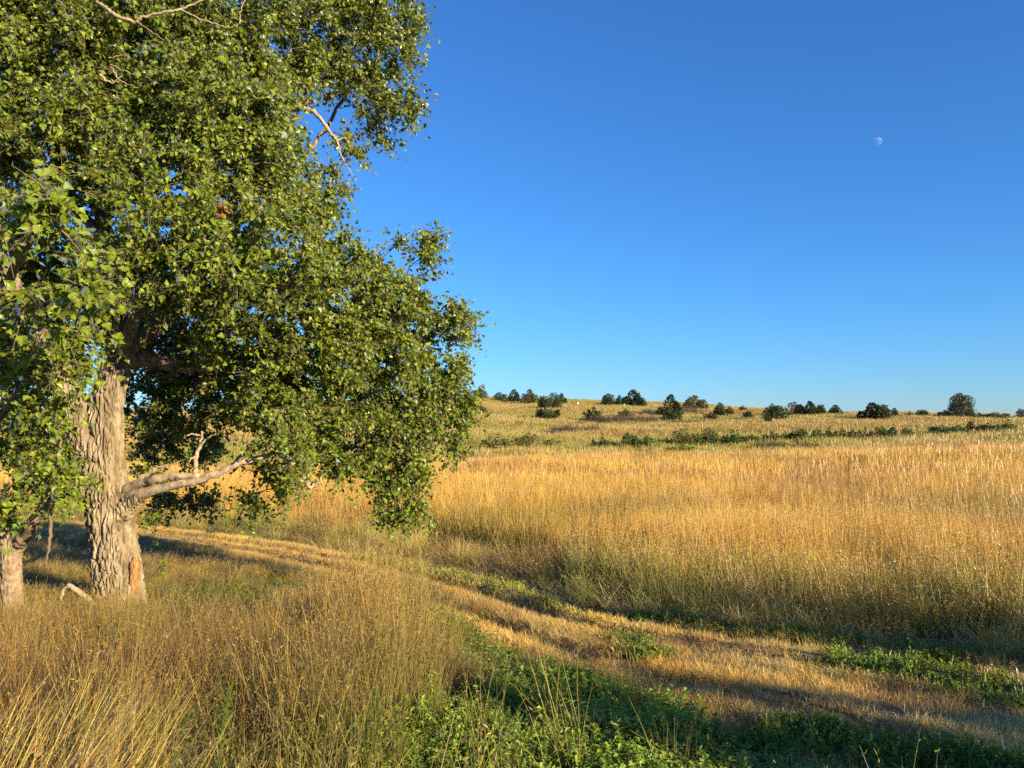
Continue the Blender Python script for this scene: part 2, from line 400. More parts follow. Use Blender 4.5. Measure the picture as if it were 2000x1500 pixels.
def foliage(blobs, holes, leaf, spacing, seeds, keep_top=None, leaves_per=12, sprays_per=12, dens=1.0):
    """clusters of leafy sprays filling ellipsoids; returns leaf arrays, spray polylines and cluster centres"""
    cl = []
    for (px, py, r, D, *o) in blobs:
        k = o[0] if o else 1.0; c = P(px, py, D); R = r * D / F_PX; Rd = R * (o[1] if len(o) > 1 else 1.0)
        vol = 4.19 * R * R * Rd; n = max(3, int(vol * spacing * k * dens))
        u = unit(rng.normal(size=(n, 3))); rr = rng.random(n) ** (1 / 2.4)
        cc = c + u * rr[:, None] * np.array([R, Rd, R])
        cl += [(p, c, R) for p in cc]
    pc = np.array([c[0] for c in cl]); bc = np.array([c[1] for c in cl])
    # thin out where the photograph shows gaps of sky between the boughs
    if holes:
        d = pc - np.array([0, 0, EYE]); cp, sp = math.cos(PITCH), math.sin(PITCH)
        zc = d[:, 1] * cp + d[:, 2] * sp; yc = -d[:, 1] * sp + d[:, 2] * cp
        ppx = CX + F_PX * d[:, 0] / zc; ppy = CY - F_PX * yc / zc
        ok = np.ones(len(pc), bool)
        for hx, hy, hr in holes: ok &= np.hypot(ppx - hx, ppy - hy) > hr
        pc, bc = pc[ok], bc[ok]
    n = len(pc); m = n * sprays_per
    base = np.repeat(pc, sprays_per, 0)
    out = unit(np.repeat(pc - bc, sprays_per, 0))
    d = unit(rng.normal(size=(m, 3)) + out * 0.7 + np.array([0, 0, -0.05]))
    L = rng.uniform(0.22, 0.52, m)
    start = base - d * 0.05
    bend = np.array([0, 0, -1.0]) * rng.uniform(0.0, 0.14, m)[:, None]
    midp = start + d * (L * 0.5)[:, None] + bend * 0.3; endp = start + d * L[:, None] + bend
    t = (np.arange(leaves_per) + 0.5) / leaves_per
    t = np.clip(t[None] + rng.normal(0, 0.05, (m, leaves_per)), 0.08, 1.05)[..., None]
    s, mm, e = start[:, None], midp[:, None], endp[:, None]
    node = (1 - t) ** 2 * s + 2 * t * (1 - t) * (2 * mm - 0.5 * s - 0.5 * e) + t ** 2 * e
    node = node.reshape(-1, 3); N = len(node)
    pet = unit(rng.normal(size=(N, 3)) + np.array([0, 0, -0.35])) * rng.uniform(0.025, 0.06, N)[:, None]
    pos = node + pet
    nrm = unit(rng.normal(size=(N, 3)) + np.array([0.15, -0.25, 0.35]))
    ax = unit(pet / 0.05 + rng.normal(size=(N, 3)) * 0.4 + np.array([0, 0, -0.5]))
    size = leaf * np.clip(rng.normal(0.95, .24, N), .45, 1.6)
    tone = np.clip(rng.random(N) * 0.75 + np.repeat(rng.random(n), sprays_per * leaves_per) * 0.25, 0, 1)
    return dict(pos=pos, nrm=nrm, ax=ax, size=size, rnd=tone, spray=(start, midp, endp), cl=pc)

def connect(clusters, skel, kmax=0.05):
    """secondary branches from the nearest limb point to every cluster (each new branch can carry the next)"""
    nodes = [np.asarray(s) for s in skel]; N = np.concatenate(nodes)
    d0 = np.min(np.linalg.norm(clusters[:, None] - N[None], axis=2), axis=1)
    parts = []
    for i in np.argsort(d0):
        c = clusters[i]; dd = np.linalg.norm(N - c, axis=1)
        dd = dd + 0.35 * np.maximum(0, N[:, 2] - c[2])
        k = int(np.argmin(dd)); a = N[k]; L = np.linalg.norm(c - a)
        if L < 0.08: continue
        n = max(3, int(L / 0.16) + 1); t = np.linspace(0, 1, n)[:, None]
        w = np.cross(c - a, rng.normal(size=3)); w = w / (np.linalg.norm(w) + 1e-9) * L * 0.10
        b = a + (c - a) * t + (np.array([0, 0, 0.16 * L]) + w) * np.sin(t * math.pi)
        b[1:-1] += rng.normal(0, 0.012, (n - 2, 3)) if n > 2 else 0
        r0 = min(kmax, 0.008 + 0.012 * L)
        parts.append(tube(b, np.linspace(r0, 0.005, n), 5))
        N = np.vstack([N, b[1:]])
    return parts

def twigs(spray, every=1):
    s, m, e = [a[::every] for a in spray]; n = len(s)
    d = unit(e - s); u = unit(np.cross(d, np.array([0.31, 0.2, 0.93]))); w = np.cross(d, u)
    V = []
    for c, r in ((s, 0.0045), (m, 0.0035), (e, 0.0018)):
        for k in range(3):
            a = 2 * math.pi * k / 3
            V.append(c + (u * math.cos(a) + w * math.sin(a)) * r)
    V = np.stack(V, 1).reshape(-1, 3); o = np.arange(n)[:, None, None] * 9
    f = []
    for ring in (0, 3):
        for k in range(3):
            f.append([ring + k, ring + (k + 1) % 3, ring + 3 + (k + 1) % 3, ring + 3 + k])
    return V, (o + np.array(f)[None]).reshape(-1, 4)

def hang_leaves(root, crown, fo, mat, lm_name, n_big=300, margin=0):
    """the n_big leaves that show largest become parts of their own, the rest one part of kind stuff"""
    pos = fo['pos']; d = pos - np.array([0, 0, EYE]); zc = d[:, 1]
    px = CX + F_PX * d[:, 0] / zc; py = 835 - F_PX * d[:, 2] / zc
    vis = (px > 5) & (px < 1990) & (py > 5) & (py < 1490)
    # nearest to the camera in each little cell of the view = what shows
    cell = (px // 7).astype(int) * 4000 + (py // 7).astype(int)
    order = np.argsort(zc); seen = set(); pick = []
    score = fo['size'] / zc
    first = []
    for i in order:
        if not vis[i]: continue
        c = int(cell[i])
        if c in seen: continue
        seen.add(c); first.append(i)
    first = np.array(first); pick = first[np.argsort(-score[first])[:n_big]]
    rest = np.ones(len(pos), bool); rest[pick] = False
    V, f = leaf_batch(pos[rest], fo['nrm'][rest], fo['ax'][rest], fo['size'][rest])
    me = mesh_np('foliage', V, f, mat, False, {'rnd': np.repeat(fo['rnd'][rest], 5)})
    o = link('foliage', me, root); o['kind'] = 'stuff'
    lm = fine_leaf('leaf', mat)
    for i in pick:
        n = unit(fo['nrm'][i]); y = fo['ax'][i] - n * np.dot(fo['ax'][i], n); y = unit(y); x = np.cross(y, n)
        M = Matrix(((x[0], y[0], n[0], 0), (x[1], y[1], n[1], 0), (x[2], y[2], n[2], 0), (0, 0, 0, 1)))
        lo = link('leaf', lm, root); lo.matrix_local = Matrix.Translation(Vector(pos[i])) @ M @ Matrix.Scale(float(fo['size'][i]), 4)

# ------------------------------------------------------------------ the big cottonwood
D0 = 11.0
tb = at(238, 1192); tree = empty('cottonwood_tree', (0, 0, 0))
tag(tree, 'large old cottonwood with thick furrowed trunk and a heavy spreading green crown beside the track', 'tree')
def wpts(lst): return [P(*p[:3]) for p in lst]
trunk_l = [(240, 1260, 11, .42), (236, 1200, 11, .375), (230, 1130, 11, .345), (222, 1060, 11, .325), (212, 1000, 11, .325), (206, 955, 11, .33), (202, 910, 11, .305), (203, 860, 11, .275), (206, 810, 11, .25), (214, 765, 11, .225), (228, 715, 11.05, .205), (240, 665, 11.1, .185)]
V, f = bark_tube(wpts(trunk_l), [p[3] * .90 for p in trunk_l], 280, 520, seed=0)
trunk = link('trunk', mesh_np('trunk', V, f, M_bark, True), tree)
fork_l = [(196, 925, 11, .16), (178, 880, 10.95, .185), (160, 840, 10.9, .175), (146, 800, 10.85, .165), (128, 755, 10.8, .15), (100, 700, 10.7, .13), (60, 620, 10.5, .11), (10, 520, 10.3, .085), (-60, 400, 10.2, .05)]
V, f = bark_tube(wpts(fork_l), [p[3] for p in fork_l], 120, 240, depth=0.036, seed=5)
link('limb', mesh_np('limb', V, f, M_bark, True), tree)
limbs = {
 'up': [(240, 680, 11.1, .17), (228, 620, 11, .15), (215, 540, 10.85, .125), (203, 440, 10.7, .105), (190, 340, 10.6, .09), (152, 275, 10.6, .082), (117, 230, 10.6, .078), (118, 180, 10.6, .072), (126, 105, 10.6, .068), (160, 40, 10.7, .055), (172, -60, 10.8, .04), (190, -220, 11, .02)],
 'r1': [(236, 690, 11.1, .15), (290, 650, 11.3, .13), (340, 600, 11.5, .115), (420, 500, 11.9, .10), (490, 390, 12.2, .085), (540, 280, 12.4, .07), (560, 212, 12.4, .065), (592, 200, 12.4, .06)],
 'r1b': [(490, 390, 12.2, .05), (600, 300, 12.6, .036), (690, 160, 12.8, .026), (730, 60, 12.8, .02), (720, -60, 12.7, .01)],
 'r2': [(228, 715, 11.1, .15), (290, 700, 11.35, .12), (380, 715, 11.6, .10), (480, 690, 11.9, .085), (600, 660, 12.1, .065), (720, 640, 12.3, .045), (820, 610, 12.4, .02)],
 'r3': [(480, 690, 11.9, .06), (600, 760, 12, .05), (720, 800, 12.2, .04), (820, 830, 12.3, .02)],
 'back': [(236, 690, 11.1, .13), (280, 690, 11.8, .11), (350, 740, 12.5, .09), (430, 790, 13, .06), (520, 820, 13.2, .03)],
 'front': [(236, 690, 11.05, .10), (270, 610, 10.6, .08), (330, 500, 10.2, .055), (380, 380, 10.1, .04), (410, 280, 10.1, .02)],
 'mid': [(340, 600, 11.5, .08), (420, 600, 11.1, .06), (520, 560, 10.8, .045), (620, 540, 11.0, .03), (700, 520, 11.4, .015)],
 'left': [(206, 470, 10.7, .08), (140, 400, 10.5, .06), (60, 330, 10.5, .045), (-60, 260, 10.6, .03)],
 'midr': [(310, 370, 11.4, .06), (340, 352, 11.6, .05), (380, 345, 11.8, .04), (450, 250, 11.6, .025), (500, 130, 11.6, .015)],
 'mlink': [(215, 540, 10.85, .09), (260, 430, 11.2, .07), (310, 370, 11.4, .06)],
}
skel = []
for k, l in limbs.items():
    p = curve(wpts(l), 8 * (len(l) - 1) + 1, 0.012); r = np.interp(np.linspace(0, 1, len(p)), np.linspace(0, 1, len(l)), [q_[3] for q_ in l])
    V, f = tube(p, r * (1 + rng.normal(0, .03, len(r))), 12)
    link('limb', mesh_np('limb', V, f, M_bark2 if k != 'up' else M_bark, True), tree)
    skel.append(p[::2])
skel.append(curve(wpts(fork_l), 30)[10:])
def bare(name, l, mat, seg=10, jit=0.006, r_j=0.05, parent=None):
    p = curve(wpts(l), 6 * (len(l) - 1) + 1, jit); r = np.interp(np.linspace(0, 1, len(p)), np.linspace(0, 1, len(l)), [q_[3] for q_ in l])
    V, f = tube(p, r * (1 + rng.normal(0, r_j, len(r))), seg)
    return link(name, mesh_np(name, V, f, mat, True), parent or tree), p
# low bough reaching over the grass on the right, its upper dead strand and stub
bough, pb = bare('bough', [(200, 1008, 11.1, .10), (226, 988, 11.05, .12), (252, 972, 10.92, .098), (284, 962, 10.75, .070), (320, 953, 10.65, .060), (352, 945, 10.6, .054), (385, 938, 10.55, .052), (430, 922, 10.55, .047), (470, 904, 10.55, .042), (505, 896, 10.6, .034), (540, 882, 10.7, .026), (575, 868, 10.8, .014)], M_dead, 14)
skel.append(pb[44:])
bare('dead_branch', [(205, 985, 11.1, .09), (232, 966, 11.0, .09), (258, 950, 10.88, .066), (282, 941, 10.75, .052), (310, 935, 10.65, .058), (345, 930, 10.6, .05), (384, 929, 10.55, .034), (388, 930, 10.55, .012)], M_dead, 12)
bare('dead_branch', [(383, 934, 10.55, .034), (381, 915, 10.55, .03), (384, 888, 10.55, .026), (392, 868, 10.55, .02), (394, 842, 10.55, .014)], M_dead)
bare('dead_branch', [(388, 876, 10.55, .018), (402, 858, 10.5, .014), (420, 848, 10.45, .010), (432, 842, 10.4, .004)], M_dead, 7)
bare('dead_branch', [(390, 850, 10.55, .014), (376, 848, 10.5, .011), (360, 852, 10.45, .005)], M_dead, 7)
bare('dead_branch', [(384, 890, 10.55, .012), (372, 898, 10.5, .008), (366, 912, 10.5, .003)], M_dead, 6)
_, p2 = bare('dead_branch', [(454, 910, 10.55, .03), (476, 885, 10.5, .024), (500, 864, 10.5, .02), (530, 858, 10.55, .014), (575, 846, 10.7, .006)], M_dead, 8); skel.append(p2[10:])
bare('dead_branch', [(535, 868, 10.8, .02), (545, 830, 10.8, .014), (553, 800, 10.75, .006)], M_dead, 7)
bare('dead_branch', [(545, 884, 10.7, .04), (566, 900, 10.6, .042), (586, 924, 10.55, .038), (598, 940, 10.5, .034), (606, 951, 10.5, .028), (614, 944, 10.5, .018), (624, 944, 10.5, .014), (635, 950, 10.5, .006)], M_dead)
bare('dead_branch', [(626, 944, 10.5, .011), (625, 930, 10.5, .009), (637, 925, 10.5, .005)], M_dead, 6)
for k in range(7):                   # dry brush caught behind the bough
    x0 = 252 + k * 5
    bare('dead_branch', [(x0, 946 - k, 10.9, .010), (x0 + 22, 932 - 3 * k, 10.95, .008), (x0 + 50 + 5 * k, 922 - 4 * k, 11, .003)], M_dead, 5, 0.012)
# broken limb end high on the right with its hanging branch
bare('broken_limb', [(560, 212, 12.2, .07), (585, 206, 12.2, .085), (600, 196, 12.2, .05), (611, 188, 12.2, .012)], M_dead, 9, .015, .2)
bare('broken_limb', [(590, 205, 12.2, .04), (606, 196, 12.2, .03), (618, 202, 12.2, .008)], M_dead, 7, .01, .2)
bare('dead_branch', [(592, 212, 12.2, .045), (612, 218, 12.15, .034), (630, 238, 12.1, .03), (645, 260, 12.1, .026), (657, 274, 12.1, .02), (668, 310, 12.1, .012), (690, 344, 12.1, .005)], M_dead, 8)
bare('dead_branch', [(657, 274, 12.1, .018), (680, 269, 12.1, .006)], M_dead, 6)
bare('broken_limb', [(632, 205, 12.7, .035), (642, 188, 12.6, .05), (650, 180, 12.6, .02)], M_dead, 7, .012, .15)
bare('dead_branch', [(645, 188, 12.6, .02), (672, 184, 12.6, .014), (692, 178, 12.6, .004)], M_dead, 6)
# pale branches in front of the crown, high up
bare('dead_branch', [(180, -4, 9.6, 0.0204), (206, 16, 9.5, 0.0272), (232, 33, 9.4, 0.0245), (264, 42, 9.4, 0.0204), (280, 32, 9.4, 0.0163), (320, 24, 9.4, 0.0143), (352, 18, 9.4, 0.0136), (385, 5, 9.4, 0.0116), (430, -12, 9.4, 0.0082)], M_dead, 8)
bare('dead_branch', [(352, 19, 9.4, 0.0102), (385, 34, 9.4, 0.0088), (420, 46, 9.4, 0.0082), (448, 53, 9.4, 0.0068), (468, 46, 9.4, 0.0041)], M_dead, 7)
bare('dead_branch', [(468, 46, 9.4, 0.0082), (470, 20, 9.4, 0.0068), (482, -6, 9.4, 0.0054)], M_dead, 6)
bare('dead_branch', [(264, 42, 9.4, 0.0082), (290, 58, 9.3, 0.0061), (322, 79, 9.3, 0.0027)], M_dead, 6)
bare('dead_branch', [(196, 146, 9.2, 0.0204), (218, 162, 9.2, 0.0082), (240, 146, 9.2, 0.0027)], M_dead, 6)
bare('dead_branch', [(216, 126, 9.2, 0.0082), (246, 140, 9.2, 0.0061), (270, 147, 9.2, 0.0027)], M_dead, 6)
bare('dead_branch', [(215, 130, 9.2, 0.0068), (238, 160, 9.2, 0.0054), (264, 168, 9.2, 0.0020)], M_dead, 6)
bare('dead_branch', [(212, 113, 9.2, 0.0068), (236, 108, 9.2, 0.0054), (254, 110, 9.2, 0.0020)], M_dead, 6)
bare('dead_branch', [(164, 206, 9.4, 0.0082), (176, 216, 9.4, 0.0068), (182, 236, 9.4, 0.0054), (188, 246, 9.4, 0.0020)], M_dead, 6)
co = [(208, 1050, 10.98, .06), (222, 1022, 10.92, .13), (240, 1000, 10.88, .135), (258, 981, 10.85, .105), (276, 968, 10.79, .074), (300, 958, 10.70, .05)]
V, f = bark_tube(wpts(co), [p[3] for p in co], 90, 120, depth=0.03, cell=.05, seed=8)
link('branch_collar', mesh_np('branch_collar', V, f, M_bark, True), tree)
# scar where a low limb tore away, and a burl
sc = wpts([(259, 1184, 10.87), (260, 1156, 10.86), (262, 1130, 10.85), (264, 1108, 10.85), (266, 1088, 10.88)])
V, f = tube(curve(sc, 26, .001), np.interp(np.linspace(0, 1, 26), [0, .2, .6, .85, 1], [.02, .05, .062, .07, .03]) * (1 + rng.normal(0, .05, 26)), 14)
link('branch_scar', mesh_np('branch_scar', V, f, M_heart, True), tree)
bu = wpts([(170, 962, 10.85), (163, 950, 10.78), (158, 944, 10.74)]); V, f = bark_tube(bu, [.10, .085, .055], 36, 20, .012, .05)
link('burl', mesh_np('burl', V, f, M_bark, True), tree)

blobs = [
 (150, -150, 230, 11, .5), (400, -170, 220, 11.5, .5), (640, -130, 150, 12.2, .5), (-120, 40, 230, 11, .35), (-140, 380, 220, 11.5, .35),
 (700, 50, 118, 12.5), (742, 150, 80, 12.5), (738, 235, 58, 12.5, .9), (640, 20, 120, 12), (765, 110, 52, 12.3), (790, 80, 30, 12.2), (800, 190, 26, 12.2), (700, 290, 38, 12.4, .8), (655, 130, 70, 12.6, .7),
 (400, 90, 200, 11), (200, 80, 190, 10.5), (40, 120, 190, 10.5), (520, 90, 120, 11.5),
 (450, 290, 165, 10.5), (555, 320, 105, 11), (620, 420, 66, 11.3), (250, 280, 165, 10.3), (100, 280, 165, 10.3),
 (330, 460, 155, 9.8), (480, 470, 165, 10), (300, 380, 110, 9.5), (295, 545, 85, 9.9), (245, 470, 70, 9.8), (225, 620, 40, 10.3), (215, 300, 80, 9.5), (340, 240, 110, 9.7), (500, 310, 80, 10.2), (530, 250, 40, 11.4), (430, 200, 90, 10.2), (615, 140, 50, 11.8), (600, 500, 105, 10.8), (672, 500, 50, 11.4), (640, 350, 40, 11.6, .8),
 (770, 505, 44, 12.3, 1.5), (812, 500, 36, 12.3, 1.8), (838, 478, 18, 12.3, 2), (770, 575, 84, 12.2, 1.6), (842, 622, 60, 12.4, 1.7), (896, 612, 20, 12.4, 2), (885, 655, 42, 12.4, 1.8), (700, 630, 125, 11.8, 1.25), (580, 640, 135, 11.2), (450, 640, 120, 11.5),
 (842, 730, 66, 12.4, 1.6), (880, 720, 36, 12.4, 1.6), (760, 740, 115, 12, 1.25), (640, 770, 105, 11.8, 1.2), (520, 740, 95, 11.7, 1.2), (885, 790, 44, 12.4, 1.7), (872, 850, 40, 12.4, 1.7), (800, 820, 84, 12.2, 1.6), (690, 850, 72, 12, 1.4), (600, 845, 62, 11.6, 1.3), (905, 830, 34, 12.3, 1.7), (830, 870, 40, 12.2, 1.5), (560, 835, 50, 10.9, 1.2),
 (760, 905, 46, 12, 1.8), (785, 960, 38, 12, 2), (768, 930, 36, 12, 2.2), (728, 902, 36, 12, 1.8), (800, 895, 36, 12.1, 1.8), (775, 1005, 22, 12, 2.4), (812, 985, 22, 12, 2), (745, 950, 26, 12, 1.6), (520, 930, 36, 11.2, 2), (508, 970, 22, 11.2, 2.2), (560, 950, 24, 11.3, 2), (560, 905, 46, 10.9, 1.7), (540, 862, 34, 10.35, 1.5), (585, 880, 34, 10.4, 1.4), (665, 912, 26, 11.7, 1.2),
 (350, 660, 130, 12.9), (390, 770, 105, 13.2), (300, 850, 66, 13.4, 1.5), (300, 920, 40, 13.2, 1.4), (400, 870, 30, 13.2, 1.2), (335, 985, 50, 12.6, 1.5), (380, 975, 28, 12.6, 1.5), (300, 960, 30, 12.6), (480, 790, 105, 12.9), (300, 780, 60, 13), (250, 560, 110, 11.6), (130, 560, 110, 11.8, .8), (40, 600, 130, 12, .8),
 (40, 700, 110, 11.8, 1.2), (110, 640, 60, 11.4), (20, 480, 120, 11.4, .9), (150, 720, 40, 12.3), (40, 860, 90, 13.2, 1.4), (110, 900, 60, 13.4, 1.4), (130, 830, 50, 13.2, 1.4), (60, 960, 50, 13.6, 1.2)]
holes = [(345, 368, 30), (618, 235, 56), (592, 205, 44), (160, 612, 14), (430, 410, 14), (152, 236, 14), (555, 158, 10), (860, 560, 14), (640, 470, 10), (118, 812, 0), (440, 850, 22), (415, 790, 12), (700, 345, 10), (440, 905, 40), (420, 985, 14)]
fo = foliage(blobs, holes, 0.063, 12.5, 1)
parts = connect(fo['cl'], skel)
V, f = join(parts); o = link('branches', mesh_np('branches', V, f, M_twig, True), tree); o['kind'] = 'stuff'
V, f = twigs(fo['spray'], 1); o = link('twigs', mesh_np('twigs', V, f, M_twig), tree); o['kind'] = 'stuff'
hang_leaves(tree, None, fo, M_leaf, 'leaf')
print('leaves', len(fo['pos']))
# one bunch of dead orange leaves caught in the crown
bp = P(432, 411, 9.6); n = 16
V, f = leaf_batch(bp + rng.normal(0, .045, (n, 3)), unit(rng.normal(size=(n, 3))), unit(rng.normal(size=(n, 3))), rng.uniform(.07, .12, n))
M_dl = plant_mat('dead_leaf', base=(0.32, 0.11, 0.02), transl=.2, inst=False)
o = link('dead_leaf_bunch', mesh_np('dead_leaf_bunch', V, f, M_dl, False, {'rnd': np.repeat(rng.random(n), 5)}), tree)
o['label'] = 'small bunch of withered orange leaves'; o['kind'] = 'stuff'

# ------------------------------------------------------------------ the young cottonwood at the edge of the picture
tree2 = empty('cottonwood_tree', (0, 0, 0))
tag(tree2, 'young cottonwood with a slim pale forked trunk and bright larger leaves, partly out of frame', 'tree')
tl = [(24, 1240, 10.2, .16), (23, 1170, 10.2, .14), (21, 1110, 10.2, .13), (22, 1072, 10.2, .125), (36, 1048, 10.12, .09), (60, 1022, 9.95, .06), (82, 985, 9.75, .035)]
V, f = bark_tube(wpts(tl), [p[3] * .92 for p in tl], 72, 150, .016, .05, seed=3); link('trunk', mesh_np('trunk', V, f, M_bark2, True), tree2)
sk2 = []
for l in ([(26, 1078, 10.2, .10), (42, 1055, 10.1, .085), (62, 1030, 9.9, .065), (90, 980, 9.7, .045), (110, 920, 9.5, .03), (120, 860, 9.3, .015)],
          [(20, 1085, 10.2, .11), (6, 1040, 10.1, .09), (-14, 980, 9.8, .08), (-40, 860, 9.3, .07), (-50, 720, 8.6, .06), (-10, 600, 7.8, .05), (40, 500, 7, .035), (90, 420, 6.3, .02)],
          [(-40, 860, 9.3, .05), (10, 800, 8.8, .045), (60, 740, 8.4, .03), (100, 690, 8, .015)],
          [(-10, 600, 7.8, .04), (60, 600, 7.4, .03), (120, 560, 7, .015)]):
    p = curve(wpts(l), 8 * (len(l) - 1) + 1, .008); r = np.interp(np.linspace(0, 1, len(p)), np.linspace(0, 1, len(l)), [q_[3] for q_ in l])
    V, f = tube(p, r, 10); link('limb', mesh_np('limb', V, f, M_bark2, True), tree2); sk2.append(p[4::2])
bare('dead_branch', [(110, 965, 10.6, .03), (98, 1000, 10.6, .026), (99, 1040, 10.6, .024), (94, 1075, 10.6, .018), (88, 1110, 10.6, .006)], M_twig, 7, parent=tree2)
blobs2 = [(60, 420, 80, 6.3, 1.2), (130, 400, 45, 6.2, 1.2), (20, 380, 60, 6.6), (140, 520, 50, 6.5, 1.2), (70, 530, 90, 6.9, 1.1), (170, 560, 26, 6.3, 1.5), (10, 480, 80, 6.8),
          (90, 640, 80, 7.6), (20, 660, 90, 8), (140, 680, 36, 7.8), (60, 750, 80, 8.3), (92, 758, 42, 8.2), (150, 690, 26, 8.1, 1.2), (-60, 560, 120, 7.6, .5), (-80, 760, 120, 8.6, .5),
          (30, 860, 70, 9), (80, 850, 46, 9.1), (40, 950, 60, 9.4), (85, 960, 40, 9.5), (20, 1010, 34, 9.6), (120, 930, 20, 9.5), (75, 905, 40, 9.3)]
fo2 = foliage(blobs2, [(160, 612, 14), (130, 880, 24)], 0.070, 17, 2, leaves_per=10, sprays_per=9)
parts = connect(fo2['cl'], sk2, .03)
V, f = join(parts); o = link('branches', mesh_np('branches', V, f, M_twig, True), tree2); o['kind'] = 'stuff'
V, f = twigs(fo2['spray'], 1); o = link('twigs', mesh_np('twigs', V, f, M_twig), tree2); o['kind'] = 'stuff'
hang_leaves(tree2, None, fo2, M_leaf2, 'leaf')
print('leaves2', len(fo2['pos']))

# fallen branch at the foot of the big trunk
fb = empty('fallen_branch', tuple(at(178, 1182)))
tag(fb, 'bent bleached fallen branch leaning against the foot of the big trunk', 'branch')
b0 = np.array(fb.location)
for l in ([(190, 1186, 10.4, .04), (166, 1165, 10.35, .038), (148, 1152, 10.3, .034), (134, 1142, 10.3, .03)],
          [(136, 1143, 10.3, .028), (126, 1150, 10.3, .022), (120, 1166, 10.3, .018), (117, 1185, 10.3, .008)]):
    p = curve(wpts(l), 16, .004) - b0; r = np.interp(np.linspace(0, 1, 16), np.linspace(0, 1, len(l)), [q_[3] for q_ in l])
    V, f = tube(p, r, 8); link('stem', mesh_np('stem', V, f, M_dead, True), fb)

# ------------------------------------------------------------------ grass clumps (prototypes) and scattering
def blades(n, R, h, w, lean=0.15, curl=0.25, seg=4, head=0, seed=1, wind=(0.0, 0.0), up=1.0):
    g = np.random.default_rng(seed)
    V, Fq, rnd, hg = [], [], [], []
    for i in range(n):
        a = g.random() * 2 * math.pi; rr = R * math.sqrt(g.random()); p = np.array([math.cos(a) * rr, math.sin(a) * rr, 0])
        H = h * g.uniform(.55, 1.1); ww = w * g.uniform(.7, 1.3)
        az = g.random() * 2 * math.pi; ln = abs(g.normal(0, lean)); cu = abs(g.normal(0, curl))
        d = np.array([math.cos(az), math.sin(az), 0]) * 1.0
        t = np.linspace(0, 1, seg + 1)[:, None]
        c = p + np.array([0, 0, 1.0]) * t * H * math.cos(min(1.2, ln)) * (1 - 0.25 * cu * t) + d * H * (math.sin(min(1.2, ln)) * t + cu * 0.5 * t ** 2.2) + np.array([wind[0], wind[1], 0]) * H * t ** 1.6
        fa_ = g.random() * math.pi; sd = np.array([math.cos(fa_), math.sin(fa_), 0])
        prof = (ww * (1 - 0.82 * t ** 1.6))
        b = len(V) and sum(len(v) for v in V) or 0
        V.append(c - sd * prof / 2); V.append(c + sd * prof / 2)
        m = seg + 1
        for k in range(seg): Fq.append([b + k, b + m + k, b + m + k + 1, b + k + 1])
        rv = g.random(); rnd += [rv] * (2 * m); hg += list(t[:, 0]) * 2
        if head and g.random() < 0.75:
            e = c[-1]; dd = unit(c[-1] - c[-2])
            for k in range(head):
                o_ = unit(g.normal(size=3) + dd * 1.4) * g.uniform(.014, .036); s0 = e - dd * H * g.uniform(0, .16)
                sd2 = unit(np.cross(o_, g.normal(size=3))) * min(ww, .008) * .55
                b = sum(len(v) for v in V)
                V.append(np.array([s0, s0 + o_ * .5 + sd2, s0 + o_, s0 + o_ * .5 - sd2])); Fq.append([b, b + 1, b + 2, b + 3])
                rnd += [rv] * 4; hg += [1.0] * 4
    return np.concatenate(V), np.array(Fq), np.array(rnd), np.array(hg)

def herb(n, R, h, leaf, per, seed=1, slim=0.45, spread=0.5, stemw=0.004):
    g = np.random.default_rng(seed); V, Fq, rnd = [], [], []; b = 0
    for i in range(n):
        a = g.random() * 2 * math.pi; rr = R * math.sqrt(g.random()); p = np.array([math.cos(a) * rr, math.sin(a) * rr, 0])
        H = h * g.uniform(.5, 1.1); d = unit(np.array([g.normal(0, spread), g.normal(0, spread), 1.0])); rv = g.random()
        sd = unit(np.cross(d, g.normal(size=3))) * stemw
        V.append(np.array([p - sd, p + sd, p + d * H + sd * .3, p + d * H - sd * .3])); Fq.append([b, b + 1, b + 2, b + 3]); b += 4; rnd += [rv * .6] * 4
        for k in range(per):
            t = g.uniform(.2, 1.02); q0 = p + d * H * t; o_ = unit(g.normal(size=3) * np.array([1, 1, .5]) + np.array([0, 0, .25])); L = leaf * g.uniform(.6, 1.25) * (1.15 - .4 * t)
            s2 = unit(np.cross(o_, g.normal(size=3) * .4 + np.array([0, 0, 1]))) * L * slim * .5
            mid = q0 + o_ * L * .5 + np.array([0, 0, .08 * L])
            V.append(np.array([q0, mid + s2, q0 + o_ * L - np.array([0, 0, .12 * L]), mid - s2])); Fq.append([b, b + 1, b + 2, b + 3]); b += 4
            rnd += [min(1, rv * .6 + g.random() * .4)] * 4
    return np.concatenate(V), np.array(Fq), np.array(rnd), np.zeros(len(rnd))

def proto(name, geo, mat):
    V, f, r, h = geo
    return bpy.data.objects.new(name, mesh_np(name, V, f, mat, False, {'rnd': r, 'hgt': h}))

